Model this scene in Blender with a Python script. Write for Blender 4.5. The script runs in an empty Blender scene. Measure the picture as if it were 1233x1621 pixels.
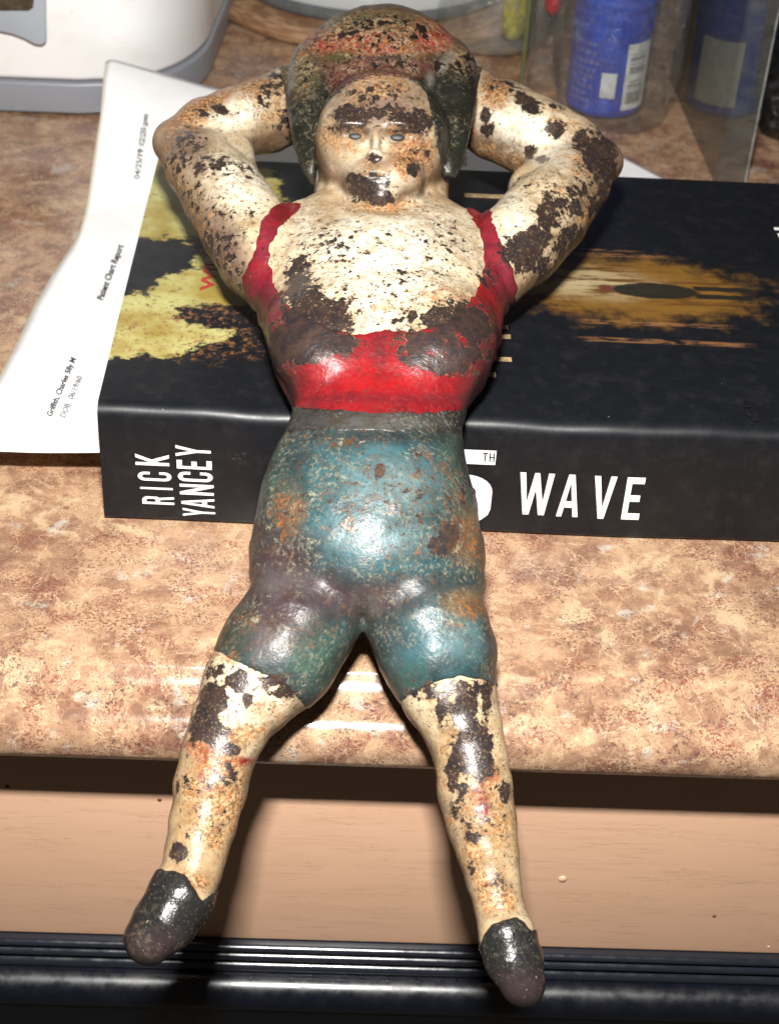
import bpy, bmesh, math, random
import numpy as np
from mathutils import Matrix, Vector

random.seed(7); rng = np.random.default_rng(7)
CM = 0.01                                   # everything below is written in centimetres
SC = bpy.context.scene
COL = SC.collection

# ------------------------------------------------------------------ camera
PW, PH = 1233.0, 1621.0                     # size of the photograph, used for measuring only
FPX = 2599.65
PITCH, YAW, ROLL = 0.654, 0.040, 0.061
CPOS = np.array([6.603, -36.968, 29.068])
_cp, _sp, _cy, _sy = math.cos(PITCH), math.sin(PITCH), math.cos(YAW), math.sin(YAW)
FWD = np.array([_sy*_cp, _cy*_cp, -_sp]); _r = np.array([_cy, -_sy, 0.0]); _u = np.cross(_r, FWD)
RIGHT = math.cos(ROLL)*_r + math.sin(ROLL)*_u
UP = -math.sin(ROLL)*_r + math.cos(ROLL)*_u
cam_d = bpy.data.cameras.new('camera'); cam = bpy.data.objects.new('camera', cam_d); COL.objects.link(cam)
cam_d.sensor_fit = 'VERTICAL'; cam_d.sensor_height = 24.0; cam_d.lens = FPX/PH*24.0
cam_d.clip_start = 0.01; cam_d.clip_end = 50
M = Matrix.Identity(4)
for i in range(3):
    M[i][0], M[i][1], M[i][2], M[i][3] = RIGHT[i], UP[i], -FWD[i], CPOS[i]*CM
cam.matrix_world = M
cam_d.dof.use_dof = True; cam_d.dof.focus_distance = 0.43; cam_d.dof.aperture_fstop = 18
SC.camera = cam

# ------------------------------------------------------------------ light: on-camera flash, faint room light
wd = bpy.data.worlds.new('World'); SC.world = wd; wd.use_nodes = True
wd.node_tree.nodes['Background'].inputs[0].default_value = (1.0, 0.86, 0.70, 1)
wd.node_tree.nodes['Background'].inputs[1].default_value = 0.05
fl = bpy.data.lights.new('flash', 'AREA'); fl.shape = 'RECTANGLE'; fl.size = 0.034; fl.size_y = 0.016
fl.energy = 4.1; fl.spread = math.radians(140); fl.color = (1.0, 0.97, 0.93)
flo = bpy.data.objects.new('flash', fl); COL.objects.link(flo)
FPOS = CPOS + UP*10.5 - RIGHT*0.4
tgt = np.array([7.0, -1.0, 0.0]); dv = Vector(tgt - FPOS)
flo.matrix_world = Matrix.Translation(Vector(FPOS*CM)) @ dv.to_track_quat('-Z', 'Y').to_matrix().to_4x4()
SC.view_settings.view_transform = 'Standard'; SC.view_settings.look = 'None'
SC.view_settings.exposure = 0.0; SC.view_settings.gamma = 1.0
SC.cycles.max_bounces = 8; SC.cycles.transparent_max_bounces = 16

# ------------------------------------------------------------------ measuring helpers
def ray(x, y):
    x = np.asarray(x, float); y = np.asarray(y, float)
    return FWD + ((x-PW/2)/FPX)[..., None]*RIGHT - ((y-PH/2)/FPX)[..., None]*UP
def hitz(x, y, z):
    d = ray(x, y); return CPOS + d*((z-CPOS[2])/d[2])
def hity(x, y, yy):
    d = ray(x, y); return CPOS + d*((yy-CPOS[1])/d[1])
def to_photo(P):
    d = np.asarray(P, float)-CPOS; z = d@FWD
    return PW/2+FPX*(d@RIGHT)/z, PH/2-FPX*(d@UP)/z

# ------------------------------------------------------------------ object helpers
def link(name, verts, faces, mat=None, parent=None, smooth=False, cm=True, origin=None):
    me = bpy.data.meshes.new(name)
    v = np.asarray(verts, float)
    if origin is not None: v = v - np.asarray(origin)
    me.from_pydata((v*CM).tolist(), [], faces if isinstance(faces, list) else faces.tolist())
    me.update()
    if smooth: me.shade_smooth()
    if mat: me.materials.append(mat)
    o = bpy.data.objects.new(name, me); COL.objects.link(o)
    if origin is not None: o.location = [c*CM for c in origin]
    if parent: o.parent = parent
    return o
def tag(o, label=None, cat=None, group=None, kind=None):
    if label: o['label'] = label
    if cat: o['category'] = cat
    if group: o['group'] = group
    if kind: o['kind'] = kind
    return o
def thing(name, label, cat, loc=(0, 0, 0), group=None):
    o = bpy.data.objects.new(name, None); COL.objects.link(o); o.empty_display_size = 0.01
    o.location = [c*CM for c in loc]
    return tag(o, label, cat, group)
def child(name, verts, faces, mat, parent, smooth=False):
    """a part: verts in scene centimetres, stored relative to its thing"""
    o = link(name, verts, faces, mat, None, smooth)
    root = parent; off = Vector((0, 0, 0))
    p = parent
    while p is not None: off += p.location; p = p.parent
    co = np.empty(len(o.data.vertices)*3); o.data.vertices.foreach_get('co', co)
    co = co.reshape(-1, 3) - np.array(off); o.data.vertices.foreach_set('co', co.ravel()); o.data.update()
    o.parent = parent
    return o
def bevel(o, w, seg=3):
    m = o.modifiers.new('bevel', 'BEVEL'); m.width = w*CM; m.segments = seg; m.limit_method = 'ANGLE'; m.angle_limit = math.radians(40)
    for p in o.data.polygons: p.use_smooth = True
    return o
def box(x0, x1, y0, y1, z0, z1):
    v = [(x, y, z) for z in (z0, z1) for y in (y0, y1) for x in (x0, x1)]
    f = [(0, 2, 3, 1), (4, 5, 7, 6), (0, 1, 5, 4), (2, 6, 7, 3), (0, 4, 6, 2), (1, 3, 7, 5)]
    return v, f
def extrude_x(profile, x0, x1, nx=1, close=True):
    """profile: list of (y,z)"""
    n = len(profile); v = []; f = []
    for i in range(nx+1):
        x = x0+(x1-x0)*i/nx
        v += [(x, y, z) for y, z in profile]
    for i in range(nx):
        for j in range(n if close else n-1):
            a = i*n+j; b = i*n+(j+1) % n
            f.append((a, b, b+n, a+n))
    if close:
        f.append(tuple(range(n-1, -1, -1))); f.append(tuple(nx*n+j for j in range(n)))
    return v, f
def lathe(profile, cx, cy, n=48, lean=(0, 0)):
    """profile: (r,z) bottom to top"""
    v = []; f = []
    for r, z in profile:
        for k in range(n):
            a = 2*math.pi*k/n
            v.append((cx+lean[0]*z+r*math.cos(a), cy+lean[1]*z+r*math.sin(a), z))
    for i in range(len(profile)-1):
        for k in range(n):
            a = i*n+k; b = i*n+(k+1) % n
            f.append((a, b, b+n, a+n))
    return v, f
def prism(poly, z0, z1):
    n = len(poly)
    v = [(x, y, z0) for x, y in poly]+[(x, y, z1) for x, y in poly]
    f = [tuple(range(n-1, -1, -1)), tuple(range(n, 2*n))]+[(i, (i+1) % n, n+(i+1) % n, n+i) for i in range(n)]
    return v, f

# ------------------------------------------------------------------ material helpers
class NT:
    def __init__(s, name):
        s.m = bpy.data.materials.new(name); s.m.use_nodes = True
        s.t = s.m.node_tree; s.n = s.t.nodes; s.l = s.t.links
        s.b = s.n['Principled BSDF']; s.out = s.n['Material Output']
        s._tc = None
    def new(s, typ, **kw):
        n = s.n.new(typ)
        for k, v in kw.items(): setattr(n, k, v)
        return n
    def put(s, sock, val):
        if val is None: return
        if isinstance(val, bpy.types.NodeSocket): s.l.new(val, sock)
        elif isinstance(val, (tuple, list)) and len(val) == 3 and sock.type == 'RGBA': sock.default_value = (*val, 1)
        else: sock.default_value = val
    def co(s, scale=(1, 1, 1), rot=(0, 0, 0), loc=(0, 0, 0)):
        """object coordinates in centimetres"""
        if s._tc is None: s._tc = s.new('ShaderNodeTexCoord')
        mp = s.new('ShaderNodeMapping'); s.l.new(s._tc.outputs['Object'], mp.inputs[0])
        if isinstance(scale, (int, float)): scale = (scale,)*3
        mp.inputs['Scale'].default_value = [100*c for c in scale]
        mp.inputs['Rotation'].default_value = rot; mp.inputs['Location'].default_value = loc
        return mp.outputs[0]
    def noise(s, scale=1., detail=4., rough=.55, co=None, dist=0., out='Fac'):
        n = s.new('ShaderNodeTexNoise'); s.put(n.inputs['Vector'], co if co is not None else s.co())
        n.inputs['Scale'].default_value = scale; n.inputs['Detail'].default_value = detail
        n.inputs['Roughness'].default_value = rough; n.inputs['Distortion'].default_value = dist
        return n.outputs[out]
    def vor(s, scale=1., co=None, feature='F1', out='Distance', rand=1.):
        n = s.new('ShaderNodeTexVoronoi', feature=feature); s.put(n.inputs['Vector'], co if co is not None else s.co())
        n.inputs['Scale'].default_value = scale; n.inputs['Randomness'].default_value = rand
        return n.outputs[out]
    def math(s, op, a, b=None, c=None, clamp=False):
        n = s.new('ShaderNodeMath', operation=op, use_clamp=clamp); s.put(n.inputs[0], a)
        if b is not None: s.put(n.inputs[1], b)
        if c is not None: s.put(n.inputs[2], c)
        return n.outputs[0]
    def ramp(s, v, lo, hi, a=0., b=1.):
        n = s.new('ShaderNodeMapRange', interpolation_type='SMOOTHSTEP'); s.put(n.inputs[0], v)
        s.put(n.inputs[1], lo); s.put(n.inputs[2], hi)
        n.inputs[3].default_value = a; n.inputs[4].default_value = b
        return n.outputs[0]
    def cr(s, v, stops, interp='LINEAR'):
        n = s.new('ShaderNodeValToRGB'); s.put(n.inputs[0], v); n.color_ramp.interpolation = interp
        el = n.color_ramp.elements
        while len(el) < len(stops): el.new(0.5)
        for e, (p, c) in zip(el, stops): e.position = p; e.color = (*c, 1)
        return n.outputs[0]
    def mix(s, f, a, b, blend='MIX'):
        n = s.new('ShaderNodeMix', data_type='RGBA', blend_type=blend)
        s.put(n.inputs[0], f); s.put(n.inputs[6], a); s.put(n.inputs[7], b)
        return n.outputs[2]
    def attr(s, name, out='Fac'):
        n = s.new('ShaderNodeAttribute', attribute_name=name); return n.outputs[out]
    def xyz(s):
        n = s.new('ShaderNodeSeparateXYZ'); s.l.new(s.co(), n.inputs[0]); return n.outputs
    def bump(s, h, strength=.3, dist=.1, prev=None):
        n = s.new('ShaderNodeBump'); s.put(n.inputs['Height'], h)
        n.inputs['Strength'].default_value = strength; n.inputs['Distance'].default_value = dist*CM
        if prev is not None: s.l.new(prev, n.inputs['Normal'])
        return n.outputs[0]
    def set(s, **kw):
        names = dict(color='Base Color', rough='Roughness', metal='Metallic', spec='Specular IOR Level', normal='Normal', coat='Coat Weight',
                     coat_r='Coat Roughness', alpha='Alpha', trans='Transmission Weight', ior='IOR', sss='Subsurface Weight')
        for k, v in kw.items(): s.put(s.b.inputs[names[k]], v)
        return s.m
def simple(name, color, rough=.5, var=.12, scale=2., metal=0., spec=.5, bump=.05, coat=0.):
    t = NT(name)
    n = t.noise(scale, 5, .6)
    c2 = tuple(c*(1-var*2) for c in color)
    t.set(color=t.mix(t.ramp(n, .35, .65), color, c2), rough=rough, metal=metal, spec=spec, coat=coat,
          normal=t.bump(t.noise(scale*6, 3, .6), bump, .05))
    return t.m

# ------------------------------------------------------------------ flat lettering
def glyph_mesh(loops):
    """loops: closed polygons, even-odd filled -> verts 2D, faces"""
    cu = bpy.data.curves.new('tmp', 'CURVE'); cu.dimensions = '2D'; cu.fill_mode = 'BOTH'
    for lp in loops:
        sp = cu.splines.new('POLY'); sp.points.add(len(lp)-1)
        for p, q in zip(sp.points, lp): p.co = (q[0], q[1], 0, 1)
        sp.use_cyclic_u = True
    return _curve_to(cu)
def text_mesh(s, bold=0.0):
    cu = bpy.data.curves.new('tmp', 'FONT'); cu.body = s; cu.size = 1.0; cu.offset = bold; cu.resolution_u = 3
    return _curve_to(cu)
def _curve_to(cu):
    o = bpy.data.objects.new('tmp', cu); COL.objects.link(o)
    dg = bpy.context.evaluated_depsgraph_get(); dg.update()
    me = bpy.data.meshes.new_from_object(o.evaluated_get(dg))
    v = np.array([tuple(p.co)[:2] for p in me.vertices]).reshape(-1, 2); f = [tuple(p.vertices) for p in me.polygons]
    bpy.data.objects.remove(o); bpy.data.curves.remove(cu); bpy.data.meshes.remove(me)
    return v, f

# ================================================================== THE COUNTER
def mat_laminate():
    t = NT('speckled_laminate')
    co = t.co()
    warp = t.noise(1.1, 4, .6, co, 0, 'Color')
    n_ = t.new('ShaderNodeVectorMath', operation='MULTIPLY_ADD'); t.put(n_.inputs[0], warp)
    n_.inputs[1].default_value = (1.1, 1.1, 1.1); t.put(n_.inputs[2], co); cw = n_.outputs[0]
    base = t.cr(t.noise(.75, 8, .72, cw), [(.30, (.13, .066, .043)), (.42, (.21, .117, .074)), (.50, (.30, .178, .110)), (.58, (.40, .258, .155)), (.70, (.33, .205, .130))])
    cream = t.ramp(t.noise(.8, 5, .6, t.co(1, loc=(31, 7, 2)), .6), .54, .66)
    c = t.mix(t.math('MULTIPLY', cream, .75), base, (.50, .36, .225))
    wh = t.ramp(t.noise(1.15, 4, .55, t.co(1, loc=(3, 47, 9)), .2), .60, .72)
    c = t.mix(t.math('MULTIPLY', wh, .6), c, (.44, .43, .38))
    # maroon clusters made of fine grains
    clus = t.ramp(t.noise(.9, 4, .6, t.co(1, loc=(70, 11, 4)), .4), .50, .60)
    grain = t.ramp(t.noise(12, 4, .75, co), .50, .55)
    m = t.math('MULTIPLY', clus, grain)
    c = t.mix(t.math('MULTIPLY', m, .85), c, (.17, .050, .036))
    clus2 = t.ramp(t.noise(.8, 4, .6, t.co(1, loc=(13, 91, 4)), .7), .49, .60)
    gr2 = t.ramp(t.noise(10, 4, .75, t.co(1, loc=(5, 5, 5))), .52, .58)
    c = t.mix(t.math('MULTIPLY', t.math('MULTIPLY', clus2, gr2), .8), c, (.075, .042, .038))
    # thin veins
    v1 = t.math('ABSOLUTE', t.math('SUBTRACT', t.noise(.9, 5, .6, t.co(1, loc=(8, 2, 55)), .8), .5))
    c = t.mix(t.ramp(v1, .0, .010, .55, 0.), c, (.64, .46, .30))
    v2 = t.math('ABSOLUTE', t.math('SUBTRACT', t.noise(1.3, 5, .65, t.co(1, loc=(18, 22, 5)), .5), .5))
    c = t.mix(t.math('MULTIPLY', t.ramp(v2, .0, .014, .7, 0.), t.ramp(t.noise(2.2, 2, .5), .48, .6)), c, (.20, .10, .075))
    # pepper
    pep = t.math('MULTIPLY', t.ramp(t.noise(18, 2, .6, t.co(1, loc=(1, 2, 3))), .61, .64), t.ramp(t.noise(1.4, 3, .6, t.co(1, loc=(9, 8, 7))), .42, .55))
    c = t.mix(t.math('MULTIPLY', pep, .85), c, (.07, .045, .04))
    t.set(color=c, rough=t.ramp(t.noise(3, 4, .6),   .3, .7, .12, .18), spec=.5, normal=t.bump(t.noise(12, 3, .6), .05, .04))
    return t.m
LAM = mat_laminate()
prof = [(-5.72, 0), (-5.78, -.010), (-5.84, -.042), (-5.90, -.095)]+[(-5.90-.82*q/9, -.095-.47*(2*(q/9)-(q/9)**2)) for q in range(1, 10)]+[(-6.85, -.60), (-7.02, -.69),
        (-7.2, -.84), (-7.33, -1.0), (-7.41, -1.2), (-7.44, -1.45), (-7.42, -1.75), (-7.34, -1.98), (-7.2, -2.06), (-6.6, -2.06), (-6.6, -1.2), (60, -1.2), (60, 0)]
v, f = extrude_x(prof, -45, 65)
top = link('countertop', v, f, LAM, smooth=True); tag(top, 'speckled pink and tan laminate countertop with stepped rounded front edge', kind='structure')
top.modifiers.new('e', 'EDGE_SPLIT').split_angle = math.radians(50)

# cabinet face below
def mat_wood():
    t = NT('tan_painted_wood')
    g = t.noise(1., 5, .6, t.co((.12, 1, 1.6)), .6)
    c = t.mix(t.ramp(g, .35, .65), (.60, .375, .248), (.58, .358, .235))
    c = t.mix(t.math('MULTIPLY', t.ramp(t.noise(.25, 3, .5), .4, .7), .3), c, (.62, .39, .25))
    gr = t.noise(1., 3, .6, t.co((.22, 1, 9.0), loc=(4, 0, 1)), .25)
    grain = t.ramp(t.math('ABSOLUTE', t.math('SUBTRACT', gr, .5)), 0, .009, 1., 0.)
    br = t.math('MULTIPLY', grain, t.ramp(t.noise(1., 2, .5, t.co((.35, 1, 2.0), loc=(9, 9, 9))), .47, .56))
    c = t.mix(t.math('MULTIPLY', br, .35), c, (.25, .12, .06))
    dot = t.ramp(t.vor(.33, t.co(1, loc=(.4, 0, .9))), .035, .055, 1., 0.)
    c = t.mix(t.math('MULTIPLY', dot, .5), c, (.28, .10, .05))
    h = t.math('SUBTRACT', t.math('MULTIPLY', t.noise(10, 3, .5), .3), br)
    t.set(color=c, rough=.42, spec=.4, normal=t.bump(h, .35, .03))
    return t.m
WOOD = mat_wood()
YC = -5.0
cab = thing('cabinet', 'tan painted wood drawer front under the speckled countertop', 'cabinet', (8, YC, -12))
zb = float(hity(570, 1493, YC)[2])
o = child('drawer_front', *box(-45, 65, YC, YC+1.9, zb, -3.3), WOOD, cab); bevel(o, .12)
child('carcass', *box(-45, 65, YC+2.0, YC+40, zb-2, -2.4), simple('dark_carcass_wood', (.10, .05, .03), .6), cab)
# little drips and knots standing on the paint
for (px, py, r, m) in ((253, 1266, .065, 1), (890, 1391, .13, 0), (12, 1245, .07, 1), (1130, 1450, .06, 1), (1216, 1499, .05, 0)):
    p = hity(px, py, YC)
    v, f = lathe([(r*1.0, 0), (r*.9, r*.25), (r*.55, r*.45), (.01, r*.5)], 0, 0, 12)
    v = [(p[0]+a, YC-c, p[2]+b) for a, b, c in v]
    child('paint_blemish', v, f, simple('dark_knot', (.12, .05, .03), .5) if m else WOOD, cab, True)

# black ribbed appliance front at the bottom
def mat_black(name='black_enamel', rough=.22, col=(.012, .014, .02)):
    t = NT(name)
    t.set(color=col, rough=t.ramp(t.noise(2.2, 5, .6), .3, .7, rough*.8, rough*1.35), spec=.55, normal=t.bump(t.noise(18, 3, .6), .06, .02))
    return t.m
BLK = mat_black(rough=.17)
app = thing('appliance', 'glossy black appliance front with raised horizontal ribs below the drawer', 'appliance', (8, YC, -20))
zA = zb-.02
def appz(py, y): return float(hity(570, py, y)[2])
v, f = box(-45, 65, YC-.15, YC+30, -40, zA); o = child('body', v, f, BLK, app); bevel(o, .1)
YR = YC-.42
for k, (a, b) in enumerate(((1505, 1515), (1518, 1529), (1533, 1546))):
    z1, z0 = appz(a, YR), appz(b, YR); zc = (z0+z1)/2; r = (z1-z0)/2*1.02
    pr = [(YC-.14, zc+r), *[(YC-.14-.30*math.sin(math.pi*q/10), zc+r*math.cos(math.pi*q/10)) for q in range(1, 10)], (YC-.14, zc-r)]
    v, f = extrude_x(pr, -45, 65); child('rib', v, f, BLK, app, True).modifiers.new('e', 'EDGE_SPLIT').split_angle = math.radians(60)
RR = .72; p_ = hity(570, 1573, YC-.95); yc_, zc_ = YC-.95+RR*math.cos(math.radians(44)), float(p_[2])-RR*math.sin(math.radians(44))
zt = appz(1549, YR)
pr = [(YC-.14, zt)]+[(yc_-RR*math.cos(math.radians(a_)), zc_+RR*math.sin(math.radians(a_))) for a_ in range(96, -40, -8)]
pr += [(pr[-1][0]+.1, pr[-1][1]-.15), (pr[-1][0]+.1, pr[-1][1]-9), (YC-.14, pr[-1][1]-9)]
RAIL = mat_black('satin_black_enamel', .30, (.004, .005, .009))
v, f = extrude_x(pr, -45, 65); child('handle_rail', v, f, RAIL, app, True).modifiers.new('e', 'EDGE_SPLIT').split_angle = math.radians(60)

# ================================================================== THE BOOK
BH, BD, BW = 3.90, 15.5, 23.5
def mat_jacket():
    t = NT('book_jacket')
    X = t.xyz(); x, y, z = X[0], X[1], X[2]
    co = t.co()
    def blob(cx, cy, rx, ry, nz, sc, lo=.85, hi=1.0, det=6, loc=(0, 0, 0), rough=.7):
        ax = t.math('DIVIDE', t.math('SUBTRACT', x, cx), rx); ay = t.math('DIVIDE', t.math('SUBTRACT', y, cy), ry)
        d = t.math('SQRT', t.math('ADD', t.math('MULTIPLY', ax, ax), t.math('MULTIPLY', ay, ay)))
        nn = t.math('MULTIPLY', t.math('SUBTRACT', t.noise(sc, det, rough, t.co(1, loc=loc)), .5), nz)
        return t.ramp(t.math('ADD', d, nn), lo, hi, 1., 0.)
    topm = t.ramp(z, BH-.25, BH-.05)
    bl = t.mix(t.ramp(t.noise(1.5, 6, .7), .45, .75), (.006, .0068, .009), (.013, .0135, .015))
    # torn yellow light at the left
    yel = t.math('MAXIMUM', blob(1.1, 12.6, 3.8, 3.3, 1.3, .9), blob(.7, 4.4, 2.6, 1.9, 1.7, 1.1, loc=(9, 2, 0)))
    yel = t.math('MAXIMUM', yel, blob(2.7, 6.8, 2.0, 2.2, 1.3, 1.2, loc=(3, 3, 0)))
    hole = t.math('MAXIMUM', blob(.2, 8.2, 2.0, 1.5, 1.5, 1.5, .8, 1.0, loc=(2, 7, 0)), blob(3.2, 5.0, 1.7, .8, 1.6, 1.6, .8, 1., loc=(4, 1, 1)))
    yc = t.mix(t.ramp(t.noise(.5, 3, .6, co), .35, .65), (.42, .40, .16), (.27, .20, .04))
    yc = t.mix(t.ramp(t.noise(3.2, 6, .75, t.co(1, loc=(1, 1, 1))), .59, .66), yc, (.16, .10, .03))
    yfine = t.math('MULTIPLY', t.math('MULTIPLY', yel, t.math('SUBTRACT', 1., hole)), t.ramp(t.noise(4.2, 8, .88), .37, .42))
    art = t.mix(yfine, bl, yc)
    edge = t.math('MULTIPLY', blob(1.8, 4.2, 3.2, 1.6, 2.2, 1.5, .7, 1.2, loc=(7, 7, 7)), t.ramp(t.noise(5, 5, .8), .50, .62))
    art = t.mix(t.math('MULTIPLY', edge, .8), art, (.22, .10, .04))
    # amber glow at the right, a plain soft abstract glow
    g1 = blob(15.6, 7.6, 4.6, 2.3, 1.3, 1.1, .55, 1.05, loc=(5, 0, 0))
    gc = t.mix(blob(14.2, 7.9, 2.6, 1.35, .6, .6, .2, 1.1, loc=(2, 2, 0)), (.17, .085, .016), (.36, .29, .16))
    gc = t.mix(t.ramp(t.noise(1., 5, .7, t.co((.5, 3.0, 1))), .45, .62), gc, (.10, .045, .012))
    art = t.mix(g1, art, gc)
    # streaks
    for (y0, x0, x1, w) in ((9.75, 11, 17.6, .16), (10.05, 12.5, 16.4, .09), (5.55, 13.4, 18.6, .16), (4.55, 13.2, 18.9, .17)):
        s = t.ramp(t.math('ABSOLUTE', t.math('SUBTRACT', y, y0)), w*.5, w, 1., 0.)
        s = t.math('MULTIPLY', s, t.math('MULTIPLY', t.ramp(x, x0, x0+.8), t.ramp(x, x1-.8, x1, 1., 0.)))
        s = t.math('MULTIPLY', s, t.ramp(t.noise(3., 4, .7, t.co((.6, 2, 1))), .40, .62))
        art = t.mix(t.math('MULTIPLY', s, .7), art, (.24, .11, .045))
    # dark figure-like plain streak in the glow
    def bar(x0, x1, y0, hw, k):
        m = t.math('MULTIPLY', t.ramp(x, x0, x0+.18), t.ramp(x, x1-.18, x1, 1., 0.))
        yy = t.math('ADD', t.math('SUBTRACT', y, y0), t.math('MULTIPLY', t.math('SUBTRACT', t.noise(2.0, 3, .6), .5), k))
        return t.math('MULTIPLY', m, t.ramp(t.math('ABSOLUTE', yy), hw*.82, hw, 1., 0.))
    dk = t.math('MAXIMUM', blob(16.2, 7.55, 1.45, .52, .35, 1.6, .85, 1.0, loc=(0, 3, 3)), t.math('MAXIMUM', bar(17.3, 19.3, 7.80, .15, .12), bar(17.3, 19.3, 7.32, .15, .12)))
    art = t.mix(t.math('MULTIPLY', dk, .95), art, (.012, .013, .011))
    art = t.mix(bar(14.35, 14.95, 7.6, .20, .05), art, (.10, .035, .02))
    sp = t.ramp(t.vor(1.1, t.co(1, loc=(.3, .2, 0))), .02, .035, 1., 0.)
    art = t.mix(t.math('MULTIPLY', sp, .5), art, (.30, .28, .25))
    c = t.mix(topm, bl, art)
    sc = t.ramp(t.noise(5, 6, .8, t.co((1, 1, 3))), .66, .74)
    c = t.mix(t.math('MULTIPLY', sc, .3), c, (.10, .10, .10))
    t.set(color=c, rough=t.ramp(t.noise(1.2, 5, .6), .3, .7, .36, .44), spec=.28, normal=t.bump(t.noise(6, 4, .6), .08, .03))
    return t.m
book = thing('book', 'thick black hardcover novel with yellow and amber cover art lying under the painted figurine', 'book', (11.5, 7.7, 0.06))
R = .42; zb0 = .06
prof = []
for q in range(9): a = math.radians(90*q/8); prof.append((R-R*math.sin(a), BH-R+R*math.cos(a)))       # top front rounding
for q in range(5): a = math.radians(90*q/4); prof.append((.16-.16*math.cos(a), zb0+.16-.16*math.sin(a)))
prof = [(BD, BH), (BD*.75, BH+.02), (BD*.5, BH+.03), (BD*.25, BH+.02)]+prof+[(BD, zb0)]
prof += [(BD, zb0+.28), (.9, zb0+.28), (.5, zb0+.7), (.5, BH-.7), (.9, BH-.28), (BD, BH-.28)]
v, f = extrude_x(prof, 0, BW, 40)
v = np.array(v)                                                    # slightly dented, worn jacket
v[:, 2] += np.where(v[:, 2] > 2, .025*np.sin(v[:, 0]*.9)+.02*np.sin(v[:, 0]*2.3+1), 0)*np.clip(1-v[:, 1]/5, 0, 1)
v[:, 1] += .03*np.sin(v[:, 0]*.7+1)*np.clip(1-v[:, 1]*2, 0, 1)
jacket = link('jacket', v, f, mat_jacket(), smooth=True)
jacket.parent = book; jacket.matrix_parent_inverse = Matrix.Translation(-book.location)
jacket.modifiers.new('e', 'EDGE_SPLIT').split_angle = math.radians(55)
PG = NT('page_edges'); PG.set(color=PG.mix(PG.ramp(PG.noise(1, 3, .6, PG.co((.1, .1, 30))), .4, .6), (.62, .56, .44), (.42, .37, .28)), rough=.8)
child('page_block', *box(.18, BW-.18, .6, BD-.25, zb0+.3, BH-.3), PG.m, book)

# lettering on the spine
T_ = .20
def g_Y(): return [[(0, 1), (.26, 1), (.5, .58), (.74, 1), (1, 1), (.62, .40), (.62, 0), (.38, 0), (.38, .40)]]
def g_A(): return [[(0, 0), (.36, 1), (.64, 1), (1, 0), (.76, 0), (.69, .22), (.31, .22), (.24, 0)], [(.36, .37), (.64, .37), (.5, .82)]]
def g_N(): return [[(0, 0), (0, 1), (.26, 1), (.74, .38), (.74, 1), (1, 1), (1, 0), (.76, 0), (.26, .64), (.26, 0)]]
def g_E(): return [[(0, 0), (0, 1), (.98, 1), (.98, .85), (.3, .85), (.3, .58), (.85, .58), (.85, .43), (.3, .43), (.3, .15), (.98, .15), (.98, 0)]]
def g_I(): return [[(.33, 0), (.33, 1), (.67, 1), (.67, 0)]]
def g_K(): return [[(0, 0), (0, 1), (.27, 1), (.27, .56), (.70, 1), (1, 1), (.52, .52), (1, 0), (.70, 0), (.36, .38), (.27, .30), (.27, 0)]]
def g_V(): return [[(0, 1), (.27, 1), (.5, .26), (.73, 1), (1, 1), (.63, 0), (.37, 0)]]
def g_W(): return [[(0, 1), (.17, 1), (.27, .30), (.43, 1), (.57, 1), (.73, .30), (.83, 1), (1, 1), (.81, 0), (.64, 0), (.5, .62), (.36, 0), (.19, 0)]]
def g_T(): return [[(0, 1), (1, 1), (1, .84), (.64, .84), (.64, 0), (.36, 0), (.36, .84), (0, .84)]]
def g_H(): return [[(0, 0), (0, 1), (.28, 1), (.28, .58), (.72, .58), (.72, 1), (1, 1), (1, 0), (.72, 0), (.72, .43), (.28, .43), (.28, 0)]]
def arc(cx, cy, rx, ry, a0, a1, n=8):
    return [(cx+rx*math.cos(math.radians(a0+(a1-a0)*i/n)), cy+ry*math.sin(math.radians(a0+(a1-a0)*i/n))) for i in range(n+1)]
def g_C(): return [arc(.5, .80, .5, .20, 0, 180)+arc(.5, .20, .5, .20, 180, 360)+[(1, .36), (.72, .36)]+arc(.5, .22, .22, .09, 0, -180)+arc(.5, .78, .22, .09, 180, 0)+[(.72, .64), (1, .64)]]
def g_R(): return [[(0, 0), (0, 1)]+arc(.55, .80, .45, .20, 90, 0)+arc(.70, .58, .28, .12, 20, -60)+[(1.0, 0), (.72, 0), (.56, .44), (.28, .44), (.28, 0)],
                   [(.28, .58), (.28, .87)]+arc(.50, .78, .20, .09, 90, -0)+arc(.50, .67, .20, .09, 0, -90)]
def g_5(): return [[(0, 1), (1, 1), (1, .815), (.27, .815), (.25, .66)]+arc(.55, .45, .45, .22, 110, 0)+arc(.5, .22, .5, .22, 0, -180)+[(0, .34), (.27, .34)]
                   + arc(.5, .24, .23, .10, 180, 360)+arc(.5, .44, .23, .10, 0, 180)+[(.27, .40), (0, .40)]]
LET = NT('white_spine_print'); LET.set(color=LET.mix(LET.ramp(LET.noise(6, 4, .7), .6, .75), (.82, .81, .78), (.6, .58, .55)), rough=.4)
DK = NT('black_print'); DK.set(color=(.015, .015, .017), rough=.4)
def spine_pt(x, z): return (x, -.006+.03*math.sin(x*.7+1), z)
def place_glyph(g, fn, mat, lift=0., name='letter'):
    v, f = glyph_mesh(g)
    P = [fn(a, b) for a, b in v]
    P = [(p[0], p[1]-lift, p[2]) for p in P]
    return child(name, P, f, mat, book)
kz = .02236/5.1375
def zof(zy): return .33+(815-(650+zy/5.1375))*.02236
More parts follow.
